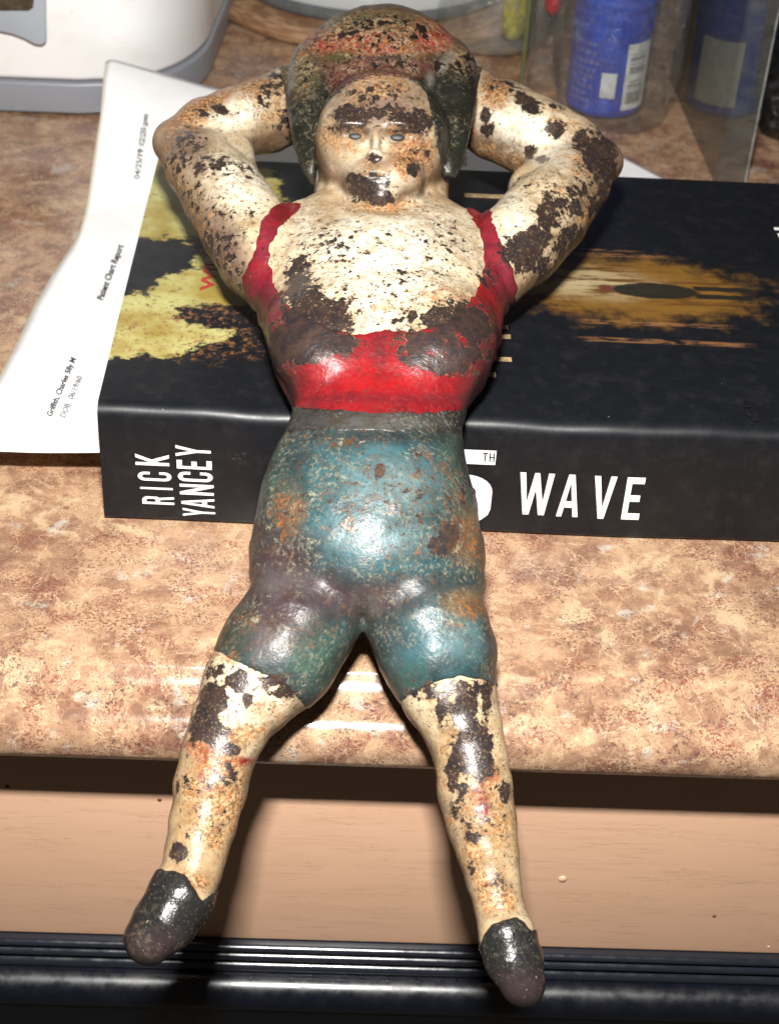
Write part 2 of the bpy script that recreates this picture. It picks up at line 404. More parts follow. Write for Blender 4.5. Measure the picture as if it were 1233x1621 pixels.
for g, y0, y1, (xa, xb) in ((g_R, 770, 708, (1.10, 2.0)), (g_I, 665, 620, (1.06, 1.97)), (g_C, 582, 512, (1.01, 1.95)), (g_K, 460, 373, (.97, 1.90))):
    place_glyph(g(), lambda a, b, y0=y0, y1=y1, xa=xa, xb=xb: spine_pt(xb+(xa-xb)*b, zof(y0+(y1-y0)*a)), LET.m)
for g, y0, y1, (xa, xb) in ((g_Y, 855, 790, (2.23, 3.15)), (g_A, 783, 708, (2.20, 3.13)), (g_N, 680, 596, (2.17, 3.12)), (g_C, 573, 498, (2.13, 3.10)), (g_E, 474, 405, (2.11, 3.08)), (g_Y, 377, 292, (2.09, 3.06))):
    place_glyph(g(), lambda a, b, y0=y0, y1=y1, xa=xa, xb=xb: spine_pt(xb+(xa-xb)*b, zof(y0+(y1-y0)*a)), LET.m)
def wx(zx, zy): p = hity(733+zx/2.466, 350+zy/2.466, 0); return p
for g, (bl, br, tl) in ((g_W, ((206, 1143), (318, 1149), (210, 980))), (g_A, ((361, 1150), (445, 1153), (378, 986))), (g_V, ((491, 1157), (564, 1160), (497, 991))), (g_E, ((614, 1161), (684, 1164), (640, 997)))):
    A, B, T2 = wx(*bl), wx(*br), wx(*tl)
    w = (B[0]-A[0])*(1.18 if g in (g_W, g_V) else 1.0)
    place_glyph(g(), lambda a, b, A=A, T2=T2, w=w: spine_pt(A[0]+w*a+(T2[0]-A[0])*b*.15, A[2]+(T2[2]-A[2])*b), LET.m)
place_glyph(g_5(), lambda a, b: spine_pt(9.25+1.68*a, .36+2.60*b), LET.m)
for g, x0, x1 in ((g_T, 10.56, 10.71), (g_H, 10.75, 10.90)):
    place_glyph(g(), lambda a, b, x0=x0, x1=x1: spine_pt(x0+(x1-x0)*a, 2.58+.30*b), DK.m, .006)
# printing on the cover
GOLD = simple('gold_print', (.42, .30, .15), .4, .25, 4)
RED = simple('dark_red_print', (.38, .035, .02), .45, .1, 4)
def cover_z(x, y): return BH+.045
for (xa, xb, y) in ((9.6, 11.45, 5.0), (9.6, 11.5, 4.45), (9.6, 11.45, 3.2), (9.3, 10.95, 2.35), (9.6, 11.3, 6.1)):
    w = .12 if y != 6.1 else .35
    P = [(xa, y-w, cover_z(0, 0)), (xb, y-w, cover_z(0, 0)), (xb, y+w, cover_z(0, 0)), (xa, y+w, cover_z(0, 0))]
    child('title_print', P, [(0, 1, 2, 3)], GOLD, book)
p0 = hitz(735, 310, BH); child('title_print', *box(p0[0], p0[0]+1.5, p0[1]-.12, p0[1]+.12, BH+.02, BH+.04), GOLD, book)
tv, tf = text_mesh('WILMI', .03)                                   # red small capitals reading up the cover
k = 3.3/tv[:, 0].max()
P = [(2.62-b*.42/.72+.0, 6.45+a*k, BH+.045) for a, b in tv]
child('red_print', P, tf, RED, book)
for (pa, pb, wd_) in (((1224, 362), (1233, 364), .12), ((1230, 372), (1233, 378), .2)):
    a = hitz(*pa, BH); child('corner_print', *box(a[0], a[0]+2.2, a[1]-wd_, a[1]+wd_*.3, BH+.0, BH+.03), LET.m, book)
# scuffs: small dark dents on the spine
SCF = mat_black('scuffed_black', .5, (.004, .004, .005))
for (px, py, r) in ((376, 722, .13), (370, 727, .08), (386, 719, .08)):
    p = hity(px, py, 0); v, f = lathe([(r, 0), (r*.6, .012), (.005, .014)], 0, 0, 9)
    child('scuff', [(p[0]+a*(1+.3*math.sin(i)), -.01+.03*math.sin(p[0]*.7+1)-c, p[2]+b*.8) for i, (a, b, c) in enumerate(v)], f, SCF, book)
for (px, py, r) in ((1180, 642, .14), (1187, 655, .16), (1193, 664, .12)):
    p = hitz(px, py, BH); v, f = lathe([(r, 0), (r*.6, .012), (.005, .014)], 0, 0, 9)
    child('scuff', [(p[0]+a*(1+.3*math.sin(i)), p[1]+b*1.3, BH+.04+c) for i, (a, b, c) in enumerate(v)], f, SCF, book)

# ================================================================== THE PAPER
def paper_h(x, y):
    y = np.asarray(y, float)
    s = np.clip((15.0-y)/13.5, 0, 1)
    x = np.asarray(x, float); r = np.clip((y-18.5)/8., 0, 1); hb = np.interp(x, [-3, 1, 6, 10], [2.6, 1.5, .6, 0])
    return .05 + 1.42*s*s*(3-2*s) + .05*np.sin(x*.9+y*.35)*s + hb*r*r*(3-2*r)
def on_paper(px, py, lift=0.):
    z = .5
    for _ in range(12):
        p = hitz(px, py, z); z = float(paper_h(p[0], p[1]))+lift
    return p
def mat_paper(name, col=(.88, .88, .89)):
    t = NT(name); t.set(color=t.mix(t.ramp(t.noise(.7, 4, .6), .3, .7), col, tuple(c*.94 for c in col)), rough=.65, normal=t.bump(t.noise(.5, 3, .5), .15, .4)); return t.m
PAP = mat_paper('white_paper')
def left_edge(y, pts):
    ys = [p[1] for p in pts]; xs = [p[0] for p in pts]; return float(np.interp(y, ys, xs))
def sheet(name, pts, x_shift, dz, yfront, mat, parent=None):
    L = sorted([tuple(on_paper(*q)[:2]) for q in pts], key=lambda p: p[1])
    bk = np.array([on_paper(172, 95)[:2], on_paper(340, 140)[:2], (6, 27.2), (16.0, 27.3), (17.77, 25.4), (19.32, 23.4), (20.6, 21.7)])
    bl_ = np.concatenate([[0], np.cumsum(np.hypot(*np.diff(bk, axis=0).T))]); bl_ /= bl_[-1]
    V = []; F = []; ny, nx = 60, 14; ya, yb = yfront, 15.58
    for j in range(ny+1):
        y = ya+(yb-ya)*j/ny
        x0 = left_edge(y, L)+x_shift; x1 = -.04
        for i in range(nx+1):
            x = x0+(x1-x0)*i/nx; V.append((x, y+.02*x*(1 if j == 0 else 0), float(paper_h(x, y))+dz))
    for j in range(ny):
        for i in range(nx):
            a = j*(nx+1)+i; F.append((a, a+1, a+nx+2, a+nx+1))
    base = len(V); n2 = 30                                          # part that runs on behind the book
    x0 = left_edge(yb, L)+x_shift
    cols = [x0+(-.04-x0)*i/nx for i in range(nx+1)]+list(np.linspace(.3, 20.6, 34))
    for j in range(n2+1):
        tt = j/n2
        for i, xf in enumerate(cols):
            s = (xf-x0)/(20.6-x0)
            xb = float(np.interp(s, bl_, bk[:, 0])); yb2 = float(np.interp(s, bl_, bk[:, 1]))
            yy = yb+(yb2-yb)*tt; xx = xf+(xb-xf)*tt
            if i == 0: xx = left_edge(yy, L)+x_shift
            V.append((xx, yy, float(paper_h(xx, yy))+dz))
    m = len(cols)
    for j in range(n2):
        for i in range(m-1):
            a = base+j*m+i; F.append((a, a+1, a+m+1, a+m))
    o = link(name, V, F, mat, smooth=True)
    bm = bmesh.new(); bm.from_mesh(o.data); bmesh.ops.remove_doubles(bm, verts=bm.verts, dist=.003*CM); bm.to_mesh(o.data); bm.free(); o.data.shade_smooth()
    md = o.modifiers.new('s', 'SOLIDIFY'); md.thickness = .012*CM; md.offset = -1
    return o
EDGE = [(172, 95), (163, 160), (150, 260), (130, 370), (105, 408), (88, 432), (60, 480), (30, 545), (0, 605), (-40, 700), (-50, 740)]
yfr = float(on_paper(75, 716)[1])
doc = thing('paper_sheet', 'white printed chart report sheet curling up beside the black book', 'paper', (-2.5, 9, 0.05))
sh = sheet('sheet', EDGE, 0, .02, yfr, PAP); sh.parent = doc; sh.matrix_parent_inverse = Matrix.Translation(-doc.location)
sh2 = sheet('paper_underlay', EDGE, -.10, -.035, yfr+.05, mat_paper('cream_paper', (.74, .70, .55)))
tag(sh2, 'cream edged sheet peeking out beneath the white chart report', 'paper')
INK = NT('grey_ink'); INK.set(color=(.03, .03, .035), rough=.6)
def print_on(text, a, b, cap_px, bold=0.004, name='print'):
    tv, tf = text_mesh(text, bold); L = tv[:, 0].max()
    ax, ay = a; bx_, by_ = b; d = np.array([bx_-ax, by_-ay]); n = np.array([d[1], -d[0]])/np.hypot(*d)   # letter tops point to the left
    P = [on_paper(ax+d[0]*u/L+n[0]*w*cap_px/.7, ay+d[1]*u/L+n[1]*w*cap_px/.7, .05) for u, w in tv]
    child(name, P, tf, INK.m, doc)
print_on('04/25/19 12:23 pm', (221, 284), (235, 181), 9, .006)
print_on('Patient Chart Report', (163, 476), (196, 389), 10, .030)
print_on('Griffith, Charles 58y M', (82, 660), (121, 568), 9, .026)
print_on('DOB:  06/19/60', (103, 662), (131, 597), 9, .006)
print_on('2019', (738, 264), (738, 230), 8)

# ================================================================== THE FIGURINE
# built flat in (u, v, w), then laid over the book on a gently bent sheet; w is the height off that sheet
S0, S1, ZT = 0.20, 0.64, 5.25
def gz(y):
    """height of the body's middle over the counter, and its slope"""
    t = np.clip((y+4.0)/4.4, 0, 1); 
    # slope blends from S1 (legs) to S0 (torso) between y=-4 and y=.4
    I = 4.4*(t**3-t**4/2)
    base = ZT - S0*0 + np.where(y > .4, S0*(y-.4), 0)
    below = np.where(y < -4.0, S1*(y+4.0), 0)
    # integral of slope from y=-4 to y
    A = S1*(np.clip(y, -4.0, .4)+4.0)+(S0-S1)*I
    A1 = S1*4.4+(S0-S1)*4.4*.5
    return ZT-A1+A+np.where(y > .4, S0*(y-.4), 0)+below
_ys = np.linspace(-22, 22, 4401); _zs = gz(_ys)
_sl = np.gradient(_zs, _ys); _ss = np.concatenate([[0], np.cumsum(np.hypot(np.diff(_ys), np.diff(_zs)))])
_ss -= np.interp(0, _ys, _ss)
_ny = -_sl/np.hypot(1, _sl); _nz = 1/np.hypot(1, _sl)
def bend(P):
    u, v, w = P[..., 0], P[..., 1], P[..., 2]
    y = np.interp(v, _ss, _ys); z = np.interp(v, _ss, _zs); ny = np.interp(v, _ss, _ny); nz = np.interp(v, _ss, _nz)
    return np.stack([u, y+ny*w, z+nz*w], -1)
def Q(px, py, w=0.):
    """flat (u,v) whose bent point at height w is seen at photo point px,py"""
    d = ray(px, py)
    cand = bend(np.stack([np.zeros_like(_ss), _ss, np.full_like(_ss, w)], -1))
    t = (cand[:, 1]-CPOS[1])/d[1]; zz = CPOS[2]+d[2]*t
    f_ = zz-cand[:, 2]
    k = np.where(np.diff(np.sign(f_)) != 0)[0]; k = k[0] if len(k) else 0
    a = f_[k]/(f_[k]-f_[k+1]+1e-12); v = _ss[k]+(_ss[k+1]-_ss[k])*a; tt = t[k]+(t[k+1]-t[k])*a
    return CPOS[0]+d[0]*tt, v
def pxcm(px, py, w=0.):
    u, v = Q(px, py, w); p = bend(np.array([u, v, w])); return ((p-CPOS)@FWD)/FPX      # cm per photo pixel there
H = .075
u0, u1 = .3, 15.2
vlo = Q(600, 1610)[1]; vhi = Q(600, 20)[1]+1.5
w0, w1 = -2.4, 4.2
gu = np.arange(u0, u1, H, dtype=np.float32); gv = np.arange(vlo, vhi, H, dtype=np.float32); gw = np.arange(w0, w1, H, dtype=np.float32)
F = np.full((len(gu), len(gv), len(gw)), 3.0, np.float32)
def sub(a, lo, hi): return max(0, int((lo-a[0])/H)), min(len(a), int((hi-a[0])/H)+2)
def smin(a, b, k):
    h = np.clip(.5+.5*(b-a)/k, 0, 1); return b+(a-b)*h-k*h*(1-h)
def region(lo, hi):
    i0, i1 = sub(gu, lo[0], hi[0]); j0, j1 = sub(gv, lo[1], hi[1]); k0, k1 = sub(gw, lo[2], hi[2])
    return (slice(i0, i1), slice(j0, j1), slice(k0, k1)), gu[i0:i1, None, None], gv[None, j0:j1, None], gw[None, None, k0:k1]
def cone(G, a, b, ra, rb, fl=1.0, k=.25, mg=1.0):
    """round cone from a to b, flattened along w by fl"""
    a = np.array(a, float); b = np.array(b, float); rm = max(ra, rb)+mg
    R_, U, V, W = region(np.minimum(a, b)-rm, np.maximum(a, b)+rm)
    W = W/fl; aw, bw = a[2]/fl, b[2]/fl
    d = b-a; d[2] = bw-aw; L2 = (d**2).sum()+1e-9
    t = np.clip(((U-a[0])*d[0]+(V-a[1])*d[1]+(W-aw)*d[2])/L2, 0, 1)
    D = np.sqrt((U-a[0]-t*d[0])**2+(V-a[1]-t*d[1])**2+(W-aw-t*d[2])**2)-(ra+(rb-ra)*t)
    G[R_] = smin(G[R_], (D*min(1, fl)).astype(np.float32), k)
def ell(G, c, r, k=.25, ang=0., mg=.9, cut=False, tilt=0.):
    rm = max(r)+mg; R_, U, V, W = region(np.array(c)-rm, np.array(c)+rm)
    ca, sa = math.cos(ang), math.sin(ang)
    ct, st = math.cos(tilt), math.sin(tilt)
    yv = (V-c[1])*ct+(W-c[2])*st; z = -(V-c[1])*st+(W-c[2])*ct
    x = (U-c[0])*ca+yv*sa; y = -(U-c[0])*sa+yv*ca
    k0 = np.sqrt((x/r[0])**2+(y/r[1])**2+(z/r[2])**2); k1 = np.sqrt((x/r[0]**2)**2+(y/r[1]**2)**2+(z/r[2]**2)**2)+1e-6
    D = (k0*(k0-1)/k1).astype(np.float32)
    if cut: G[R_] = -smin(-G[R_], D, k)
    else: G[R_] = smin(G[R_], D, k)
def limb(G, pts, w=0., fl=.9, k=.2, kin=.12):
    """pts: (px, py, half width in photo px[, w])"""
    P = []
    for q in pts:
        ww = q[3] if len(q) > 3 else w
        u, v = Q(q[0], q[1], ww); P.append((u, v, ww, q[2]*pxcm(q[0], q[1], ww)))
    for i, (a, b) in enumerate(zip(P[:-1], P[1:])):
        cone(G, a[:3], b[:3], a[3], b[3], fl, k if i == 0 else kin)

# torso: lofted ellipse rows (py, left px, right px, front cm, back cm)
rows = [(338, 470, 740, .75, .9), (352, 436, 772, 1.0, 1.1), (375, 425, 790, 1.25, 1.2), (410, 410, 800, 1.5, 1.3), (450, 405, 800, 1.7, 1.3), (490, 408, 798, 1.85, 1.3), (525, 419, 788, 1.9, 1.3),
        (560, 430, 779, 1.8, 1.3), (600, 448, 763, 1.6, 1.25), (630, 462, 744, 1.45, 1.2), (650, 470, 731, 1.38, 1.2), (672, 466, 726, 1.38, 1.15), (700, 452, 728, 1.5, 1.15), (740, 431, 737, 1.65, 1.2),
        (780, 418, 748, 1.75, 1.2), (820, 409, 756, 1.8, 1.2), (860, 404, 761, 1.75, 1.2), (900, 401, 763, 1.6, 1.15), (925, 399, 765, 1.4, 1.1), (945, 412, 758, 1.2, 1.05)]
T = []
for py, l, r, tf_, tb in rows:
    c = (l+r)/2; u, v = Q(c, py); T.append((v, u, (r-l)/2*pxcm(c, py), tf_, tb))
T = np.array(sorted(T)); 
V = gv; va, vb = T[0, 0], T[-1, 0]
def ip(k): return np.interp(V, T[:, 0], T[:, k])
def smooth1(a, n=7):
    ker = np.hanning(n+2)[1:-1]; ker /= ker.sum(); return np.convolve(np.pad(a, n//2, 'edge'), ker, 'valid')
cu_, hw_, tf2, tb2 = [smooth1(ip(k), 9) for k in (1, 2, 3, 4)]
U3 = gu[:, None, None]; W3 = gw[None, None, :]
out = np.maximum(0, np.maximum(va-V, V-vb))[None, :, None]
tt = np.where(W3 > 0, tf2[None, :, None], tb2[None, :, None])
e = ((np.abs((U3-cu_[None, :, None])/hw_[None, :, None]))**2.25+np.abs(W3/tt)**2.1)
D = (np.power(e+1e-9, 1/2.2)-1)*np.minimum(hw_[None, :, None], tt)*.9
D = np.where(out > 0, np.sqrt(np.maximum(D, 0)**2+out**2)+np.minimum(D, 0)*0+out*.15, D).astype(np.float32)
F[:] = np.minimum(F, D)
del D, e
# legs
def leg(pts, k=.30): limb(F, pts, fl=.92, k=k, kin=.10)
leg([(492, 930, 66, .2), (476, 980, 92, .2), (440, 1035, 94, .2), (396, 1091, 78, .15), (368, 1140, 64, .12), (346, 1193, 59, .05), (333, 1245, 57, 0.), (322, 1300, 52, -.05), (310, 1350, 49, -.05), (301, 1388, 45, -.05)])
leg([(672, 930, 66, .2), (675, 985, 94, .2), (693, 1038, 90, .2), (709, 1095, 75, .15), (732, 1150, 61, .12), (746, 1200, 57, .05), (752, 1250, 58, 0.), (762, 1300, 55, -.05), (773, 1350, 48, -.05), (781, 1395, 42, -.05), (789, 1430, 39, -.05)])
limb(F, [(301, 1385, 46, -.05), (286, 1420, 50, .05), (262, 1458, 46, .1), (236, 1488, 38, .1)], fl=.95, k=.12)
limb(F, [(789, 1435, 40, -.05), (802, 1480, 43, .08), (815, 1522, 42, .1), (827, 1557, 34, .1)], fl=.95, k=.12)
# arms
limb(F, [(455, 168, 60, -.25), (420, 182, 60, -.2), (370, 196, 57, -.05), (330, 206, 53, 0), (281, 226, 38, 0)], fl=.95, k=.2)
limb(F, [(281, 226, 38, 0), (318, 262, 57, .05), (356, 310, 67, .1), (386, 358, 70, .15), (415, 408, 70, .15), (438, 440, 62, .1)], fl=.95, k=.15)
limb(F, [(745, 165, 58, -.25), (790, 190, 66, -.15), (850, 218, 65, 0), (900, 236, 54, 0), (946, 257, 38, 0)], fl=.95, k=.2)
limb(F, [(946, 257, 38, 0), (905, 292, 60, .05), (862, 341, 70, .1), (815, 392, 71, .12), (780, 432, 60, .1)], fl=.95, k=.15)
limb(F, [(345, 225, 40, 0), (368, 245, 34, 0), (372, 285, 40, .05)], fl=.9, k=.35)
limb(F, [(885, 262, 45, 0), (862, 272, 36, 0), (850, 300, 48, .05)], fl=.9, k=.35)
# bust, belly, collar
for (px, py, w, r) in ((512, 500, 1.15, (1.35, 1.45, .80)), (694, 505, 1.15, (1.35, 1.45, .80))):
    u, v = Q(px, py, w+.5); ell(F, (u, v, w-.12), r, .8)
u, v = Q(588, 815, 1.3); ell(F, (u, v, .95), (2.0, 2.2, 1.15), .5)
u, v = Q(603, 400, 1.3); ell(F, (u, v, .6), (2.3, 1.5, 1.0), .6)
# head, propped forward so that the face looks towards the feet
TILT = math.radians(32)
u, v = Q(603, 150, 1.3)
ell(F, (u, v, 1.3), (2.40, 2.45, 1.75), .25, tilt=TILT)
limb(F, [(604, 258, 102, 0.1), (604, 335, 108, 0.1)], fl=.58, k=.22)
u, v = Q(604, 226, 1.45); ell(F, (u, v, 1.45), (1.97, 2.10, 1.72), .22, tilt=TILT)
u, v = Q(606, 290, 1.35); ell(F, (u, v, 1.35), (1.15, .84, 1.12), .30, tilt=TILT)
def surf(px, py, G):
    """height w of the front surface seen at photo point"""
    for w in np.arange(3.9, -1, -.04):
        a, b = Q(px, py, w); i = int(round((a-gu[0])/H)); j = int(round((b-gv[0])/H)); k_ = int(round((w-gw[0])/H))
        if 0 <= i < G.shape[0] and 0 <= j < G.shape[1] and 0 <= k_ < G.shape[2] and G[i, j, k_] < 0: break
    return a, b, w
def dab(px, py, dw, r, k=.2, ang=0., cut=False):
    a, b, w = surf(px, py, F); ell(F, (a, b-math.sin(TILT)*dw, w+dw*math.cos(TILT)), r, k, ang, cut=cut, tilt=TILT)
dab(562, 214, .06, (.36, .20, .26), .18, cut=True)         # eye sockets
dab(630, 216, .06, (.36, .20, .26), .18, cut=True)
dab(556, 196, -.03, (.46, .12, .20), .18, ang=.05); dab(632, 197, -.03, (.46, .12, .20), .18, ang=-.08)   # brows
EYES = [(q[0], q[1]-.03, q[2]+.045) for q in (surf(563, 216, F), surf(629, 218, F))]
dab(595, 226, -.02, (.15, .46, .30), .14)                  # nose
dab(593, 247, .06, (.24, .17, .26), .10)
dab(594, 273, -.06, (.40, .12, .2), .10)                   # mouth
dab(594, 287, -.05, (.34, .11, .18), .10)
dab(594, 280, .10, (.44, .045, .13), .05, cut=True)
dab(602, 310, -.14, (.45, .30, .4), .22)                   # chin
# hair: a cap over the head with two bobbed side panels
G = np.full_like(F, 3.0)
u, v = Q(604, 133, 1.25); ell(G, (u, v, 1.25), (2.72, 2.45, 1.98), .2, tilt=TILT)
def panel(pts, k): limb(G, pts, fl=1.0, k=k, kin=.15)
panel([(512, 118, 58, 1.70), (496, 165, 44, 1.5), (492, 215, 38, 1.2), (500, 272, 36, .85)], .3)
panel([(698, 118, 58, 1.70), (712, 165, 46, 1.5), (714, 215, 42, 1.2), (706, 272, 38, .85)], .3)
# ---- polygons in the photograph's picture of the flat figure
def poly_sd(px, py, poly):
    """signed distance (px), negative inside"""
    px = np.asarray(px, np.float32); py = np.asarray(py, np.float32)
    d = np.full(px.shape, 1e9, np.float32); s = np.ones(px.shape, np.float32); n = len(poly)
    for i in range(n):
        x1, y1 = poly[i]; x2, y2 = poly[i-1]
        ex, ey = x2-x1, y2-y1; wx_, wy = px-x1, py-y1
        t = np.clip((wx_*ex+wy*ey)/(ex*ex+ey*ey+1e-9), 0, 1)
        d = np.minimum(d, (wx_-ex*t)**2+(wy-ey*t)**2)
        c1 = py >= y1; c2 = py < y2; c3 = ex*wy > ey*wx_
        flip = (c1 & c2 & c3) | (~c1 & ~c2 & ~c3)
        s = np.where(flip, -s, s)
    return s*np.sqrt(d)
def poly_uv(poly, w): return [Q(x, y, w) for x, y in poly]

# lumpy cast surface
def vnoise(shape_pts, freq, seed):
    """cheap smooth 3D value noise on the grid"""
    r = np.random.default_rng(seed); nx, ny, nz = [int(n*H*freq)+3 for n in F.shape]
    g = r.random((nx, ny, nz)).astype(np.float32)-.5
    def ax(n): t = np.arange(n)*H*freq; i = t.astype(int); fr = (t-i); fr = fr*fr*(3-2*fr); return i, fr.astype(np.float32)
    ix, fx = ax(F.shape[0]); iy, fy = ax(F.shape[1]); iz, fz = ax(F.shape[2])
    a = g[ix]*(1-fx[:, None, None])+g[ix+1]*fx[:, None, None]
    a = a[:, iy]*(1-fy[None, :, None])+a[:, iy+1]*fy[None, :, None]
    return a[:, :, iz]*(1-fz)+a[:, :, iz+1]*fz
lump = vnoise(None, .9, 3)*.05+vnoise(None, 2.3, 4)*.045
F += lump; G += lump*1.3+vnoise(None, 4.0, 6)*.035

def surface_nets(F_, lo):
    s = F_ < 0; nx, ny, nz = F_.shape
    cs = np.zeros((nx-1, ny-1, nz-1), np.int8)
    for dx in (0, 1):
        for dy in (0, 1):
            for dz in (0, 1): cs += s[dx:nx-1+dx, dy:ny-1+dy, dz:nz-1+dz]
    act = (cs > 0) & (cs < 8); I, J, K = np.nonzero(act); n = len(I)
    idx = np.full(act.shape, -1, np.int32); idx[I, J, K] = np.arange(n)
    acc = np.zeros((n, 3)); cnt = np.zeros(n)
    C8 = [(a, b, c) for a in (0, 1) for b in (0, 1) for c in (0, 1)]
    val = {c: F_[I+c[0], J+c[1], K+c[2]].astype(float) for c in C8}
    for a in C8:
        for ax_ in range(3):
            if a[ax_] == 1: continue
            b = list(a); b[ax_] = 1; b = tuple(b)
            fa, fb = val[a], val[b]; m = (fa < 0) != (fb < 0)
            t = np.where(m, fa/(fa-fb+1e-20), 0)
            p = np.array(a, float)[None].repeat(n, 0); p[:, ax_] += t
            acc[m] += p[m]; cnt[m] += 1
    P = np.stack([I, J, K], 1)+acc/cnt[:, None]
    faces = []
    for ax_ in range(3):
        sl0 = [slice(None)]*3; sl1 = [slice(None)]*3; sl0[ax_] = slice(0, -1); sl1[ax_] = slice(1, None)
        ch = s[tuple(sl0)] != s[tuple(sl1)]; i, j, k = np.nonzero(ch); q = [i, j, k]
        o1, o2 = [(1, 2), (2, 0), (0, 1)][ax_]
        ok = (q[o1] > 0) & (q[o2] > 0) & (q[o1] < F_.shape[o1]-1) & (q[o2] < F_.shape[o2]-1)
        q = [c[ok] for c in q]; inside = s[q[0], q[1], q[2]]
        def g(d1, d2):
            r = [c.copy() for c in q]; r[o1] -= d1; r[o2] -= d2; return idx[r[0], r[1], r[2]]
        f4 = np.stack([g(1, 1), g(0, 1), g(0, 0), g(1, 0)], 1)
        f4[~inside] = f4[~inside][:, ::-1]
        faces.append(f4)
    faces = np.concatenate(faces); faces = faces[(faces >= 0).all(1)]
    return P*H+np.array(lo), faces

def blobs(px, py, lst):
    o = np.zeros(px.shape)
    for b in lst:
        cx, cy, rx, ry, amp = b[:5]; an = math.radians(b[5]) if len(b) > 5 else 0
        x = (px-cx)*math.cos(an)+(py-cy)*math.sin(an); y = -(px-cx)*math.sin(an)+(py-cy)*math.cos(an)
        d = np.sqrt((x/rx)**2+(y/ry)**2); o = np.maximum(o, amp*np.clip(1.45-d*.9, 0, 1))
    return o
CHIP = [  # where the paint has come off: x, y, rx, ry, how completely, angle
 (586, 296, 30, 20, 1.0, -20), (600, 312, 24, 14, .95), (560, 283, 14, 10, .9), (592, 250, 12, 8, .85), (562, 186, 34, 20, .85), (655, 192, 34, 18, .9), (610, 180, 50, 16, .6),
 (600, 150, 70, 25, .45), (655, 268, 12, 10, .8), (676, 243, 5, 8, .8), (700, 196, 10, 12, .8), (545, 205, 30, 8, .5), (660, 250, 30, 25, .35),
 (470, 440, 22, 34, .75, 20), (500, 505, 55, 34, .98), (455, 545, 45, 34, 1.0), (520, 545, 45, 22, .8), (480, 470, 40, 30, .7), (720, 505, 48, 26, .95), (690, 540, 70, 22, .75), (745, 520, 36, 26, .9),
 (690, 575, 55, 14, .97, 12), (735, 560, 40, 16, .8), (650, 500, 30, 22, .5), (560, 470, 60, 40, .32), (640, 450, 60, 40, .30), (600, 400, 150, 70, .22), (520, 390, 60, 40, .36), (700, 400, 50, 60, .34),
 (300, 225, 30, 24, .56), (280, 255, 20, 34, .5), (330, 175, 40, 14, .45), (420, 150, 16, 24, .45), (350, 175, 10, 8, .9), (330, 260, 40, 18, .55), (390, 270, 40, 20, .4),
 (345, 400, 32, 46, .52, -25), (375, 440, 24, 28, .5), (300, 320, 26, 40, .45), (360, 350, 60, 50, .30), (440, 130, 20, 20, .6), (450, 200, 16, 40, .5),
 (828, 398, 30, 30, .98), (850, 375, 26, 18, .8), (870, 335, 20, 42, .75, 20), (905, 318, 26, 40, .6, 30), (948, 245, 30, 34, .85), (958, 275, 22, 24, .7), (925, 222, 22, 18, .7), (880, 205, 16, 14, .85),
 (836, 165, 24, 12, .9, 35), (884, 165, 20, 10, .5), (840, 240, 9, 12, .9, 30), (858, 252, 10, 6, .9), (770, 185, 12, 14, .9), (772, 205, 10, 16, .7), (905, 350, 60, 60, .38), (800, 130, 40, 16, .45),
 (900, 385, 26, 40, .7, 35), (870, 430, 30, 30, .65), (800, 400, 14, 18, .6), (770, 440, 20, 20, .45), (950, 310, 14, 50, .7, 25), (830, 300, 50, 30, .3),
 (378, 1078, 18, 16, .98), (340, 1105, 24, 22, .98), (322, 1140, 20, 30, .98, 20), (345, 1165, 22, 24, .85), (362, 1185, 16, 12, .85), (392, 1108, 9, 11, .9), (372, 1130, 8, 7, .85), (300, 1160, 12, 30, .5),
 (330, 1060, 40, 14, .6), (430, 1078, 40, 13, .60), (452, 1096, 26, 11, .62), (355, 1230, 40, 30, .40), (300, 1240, 26, 20, .45), (282, 1245, 4, 14, .9), (320, 1300, 40, 40, .32), (283, 1350, 14, 14, .8),
 (735, 1125, 22, 34, 1., 10), (750, 1175, 28, 40, 1., -10), (760, 1215, 26, 20, .9), (718, 1215, 12, 38, .75), (700, 1120, 10, 22, .85), (770, 1120, 8, 30, .75), (735, 1088, 36, 12, .66), (695, 1094, 46, 13, .62),
 (660, 1100, 26, 10, .45), (772, 1085, 12, 16, .6), (800, 1255, 10, 18, .85), (722, 1275, 12, 18, .7), (745, 1325, 16, 10, .75), (745, 1230, 50, 40, .35), (760, 1290, 40, 30, .35), (745, 1375, 8, 14, .6), (790, 1400, 16, 16, .5),
 (735, 780, 30, 45, .40), (700, 860, 26, 20, .82), (712, 850, 16, 26, .9), (560, 800, 60, 50, .34), (600, 745, 10, 12, .8), (560, 830, 30, 16, .45), (480, 800, 40, 30, .30), (540, 700, 30, 12, .4), (655, 720, 20, 10, .5), (640, 800, 60, 60, .3)]
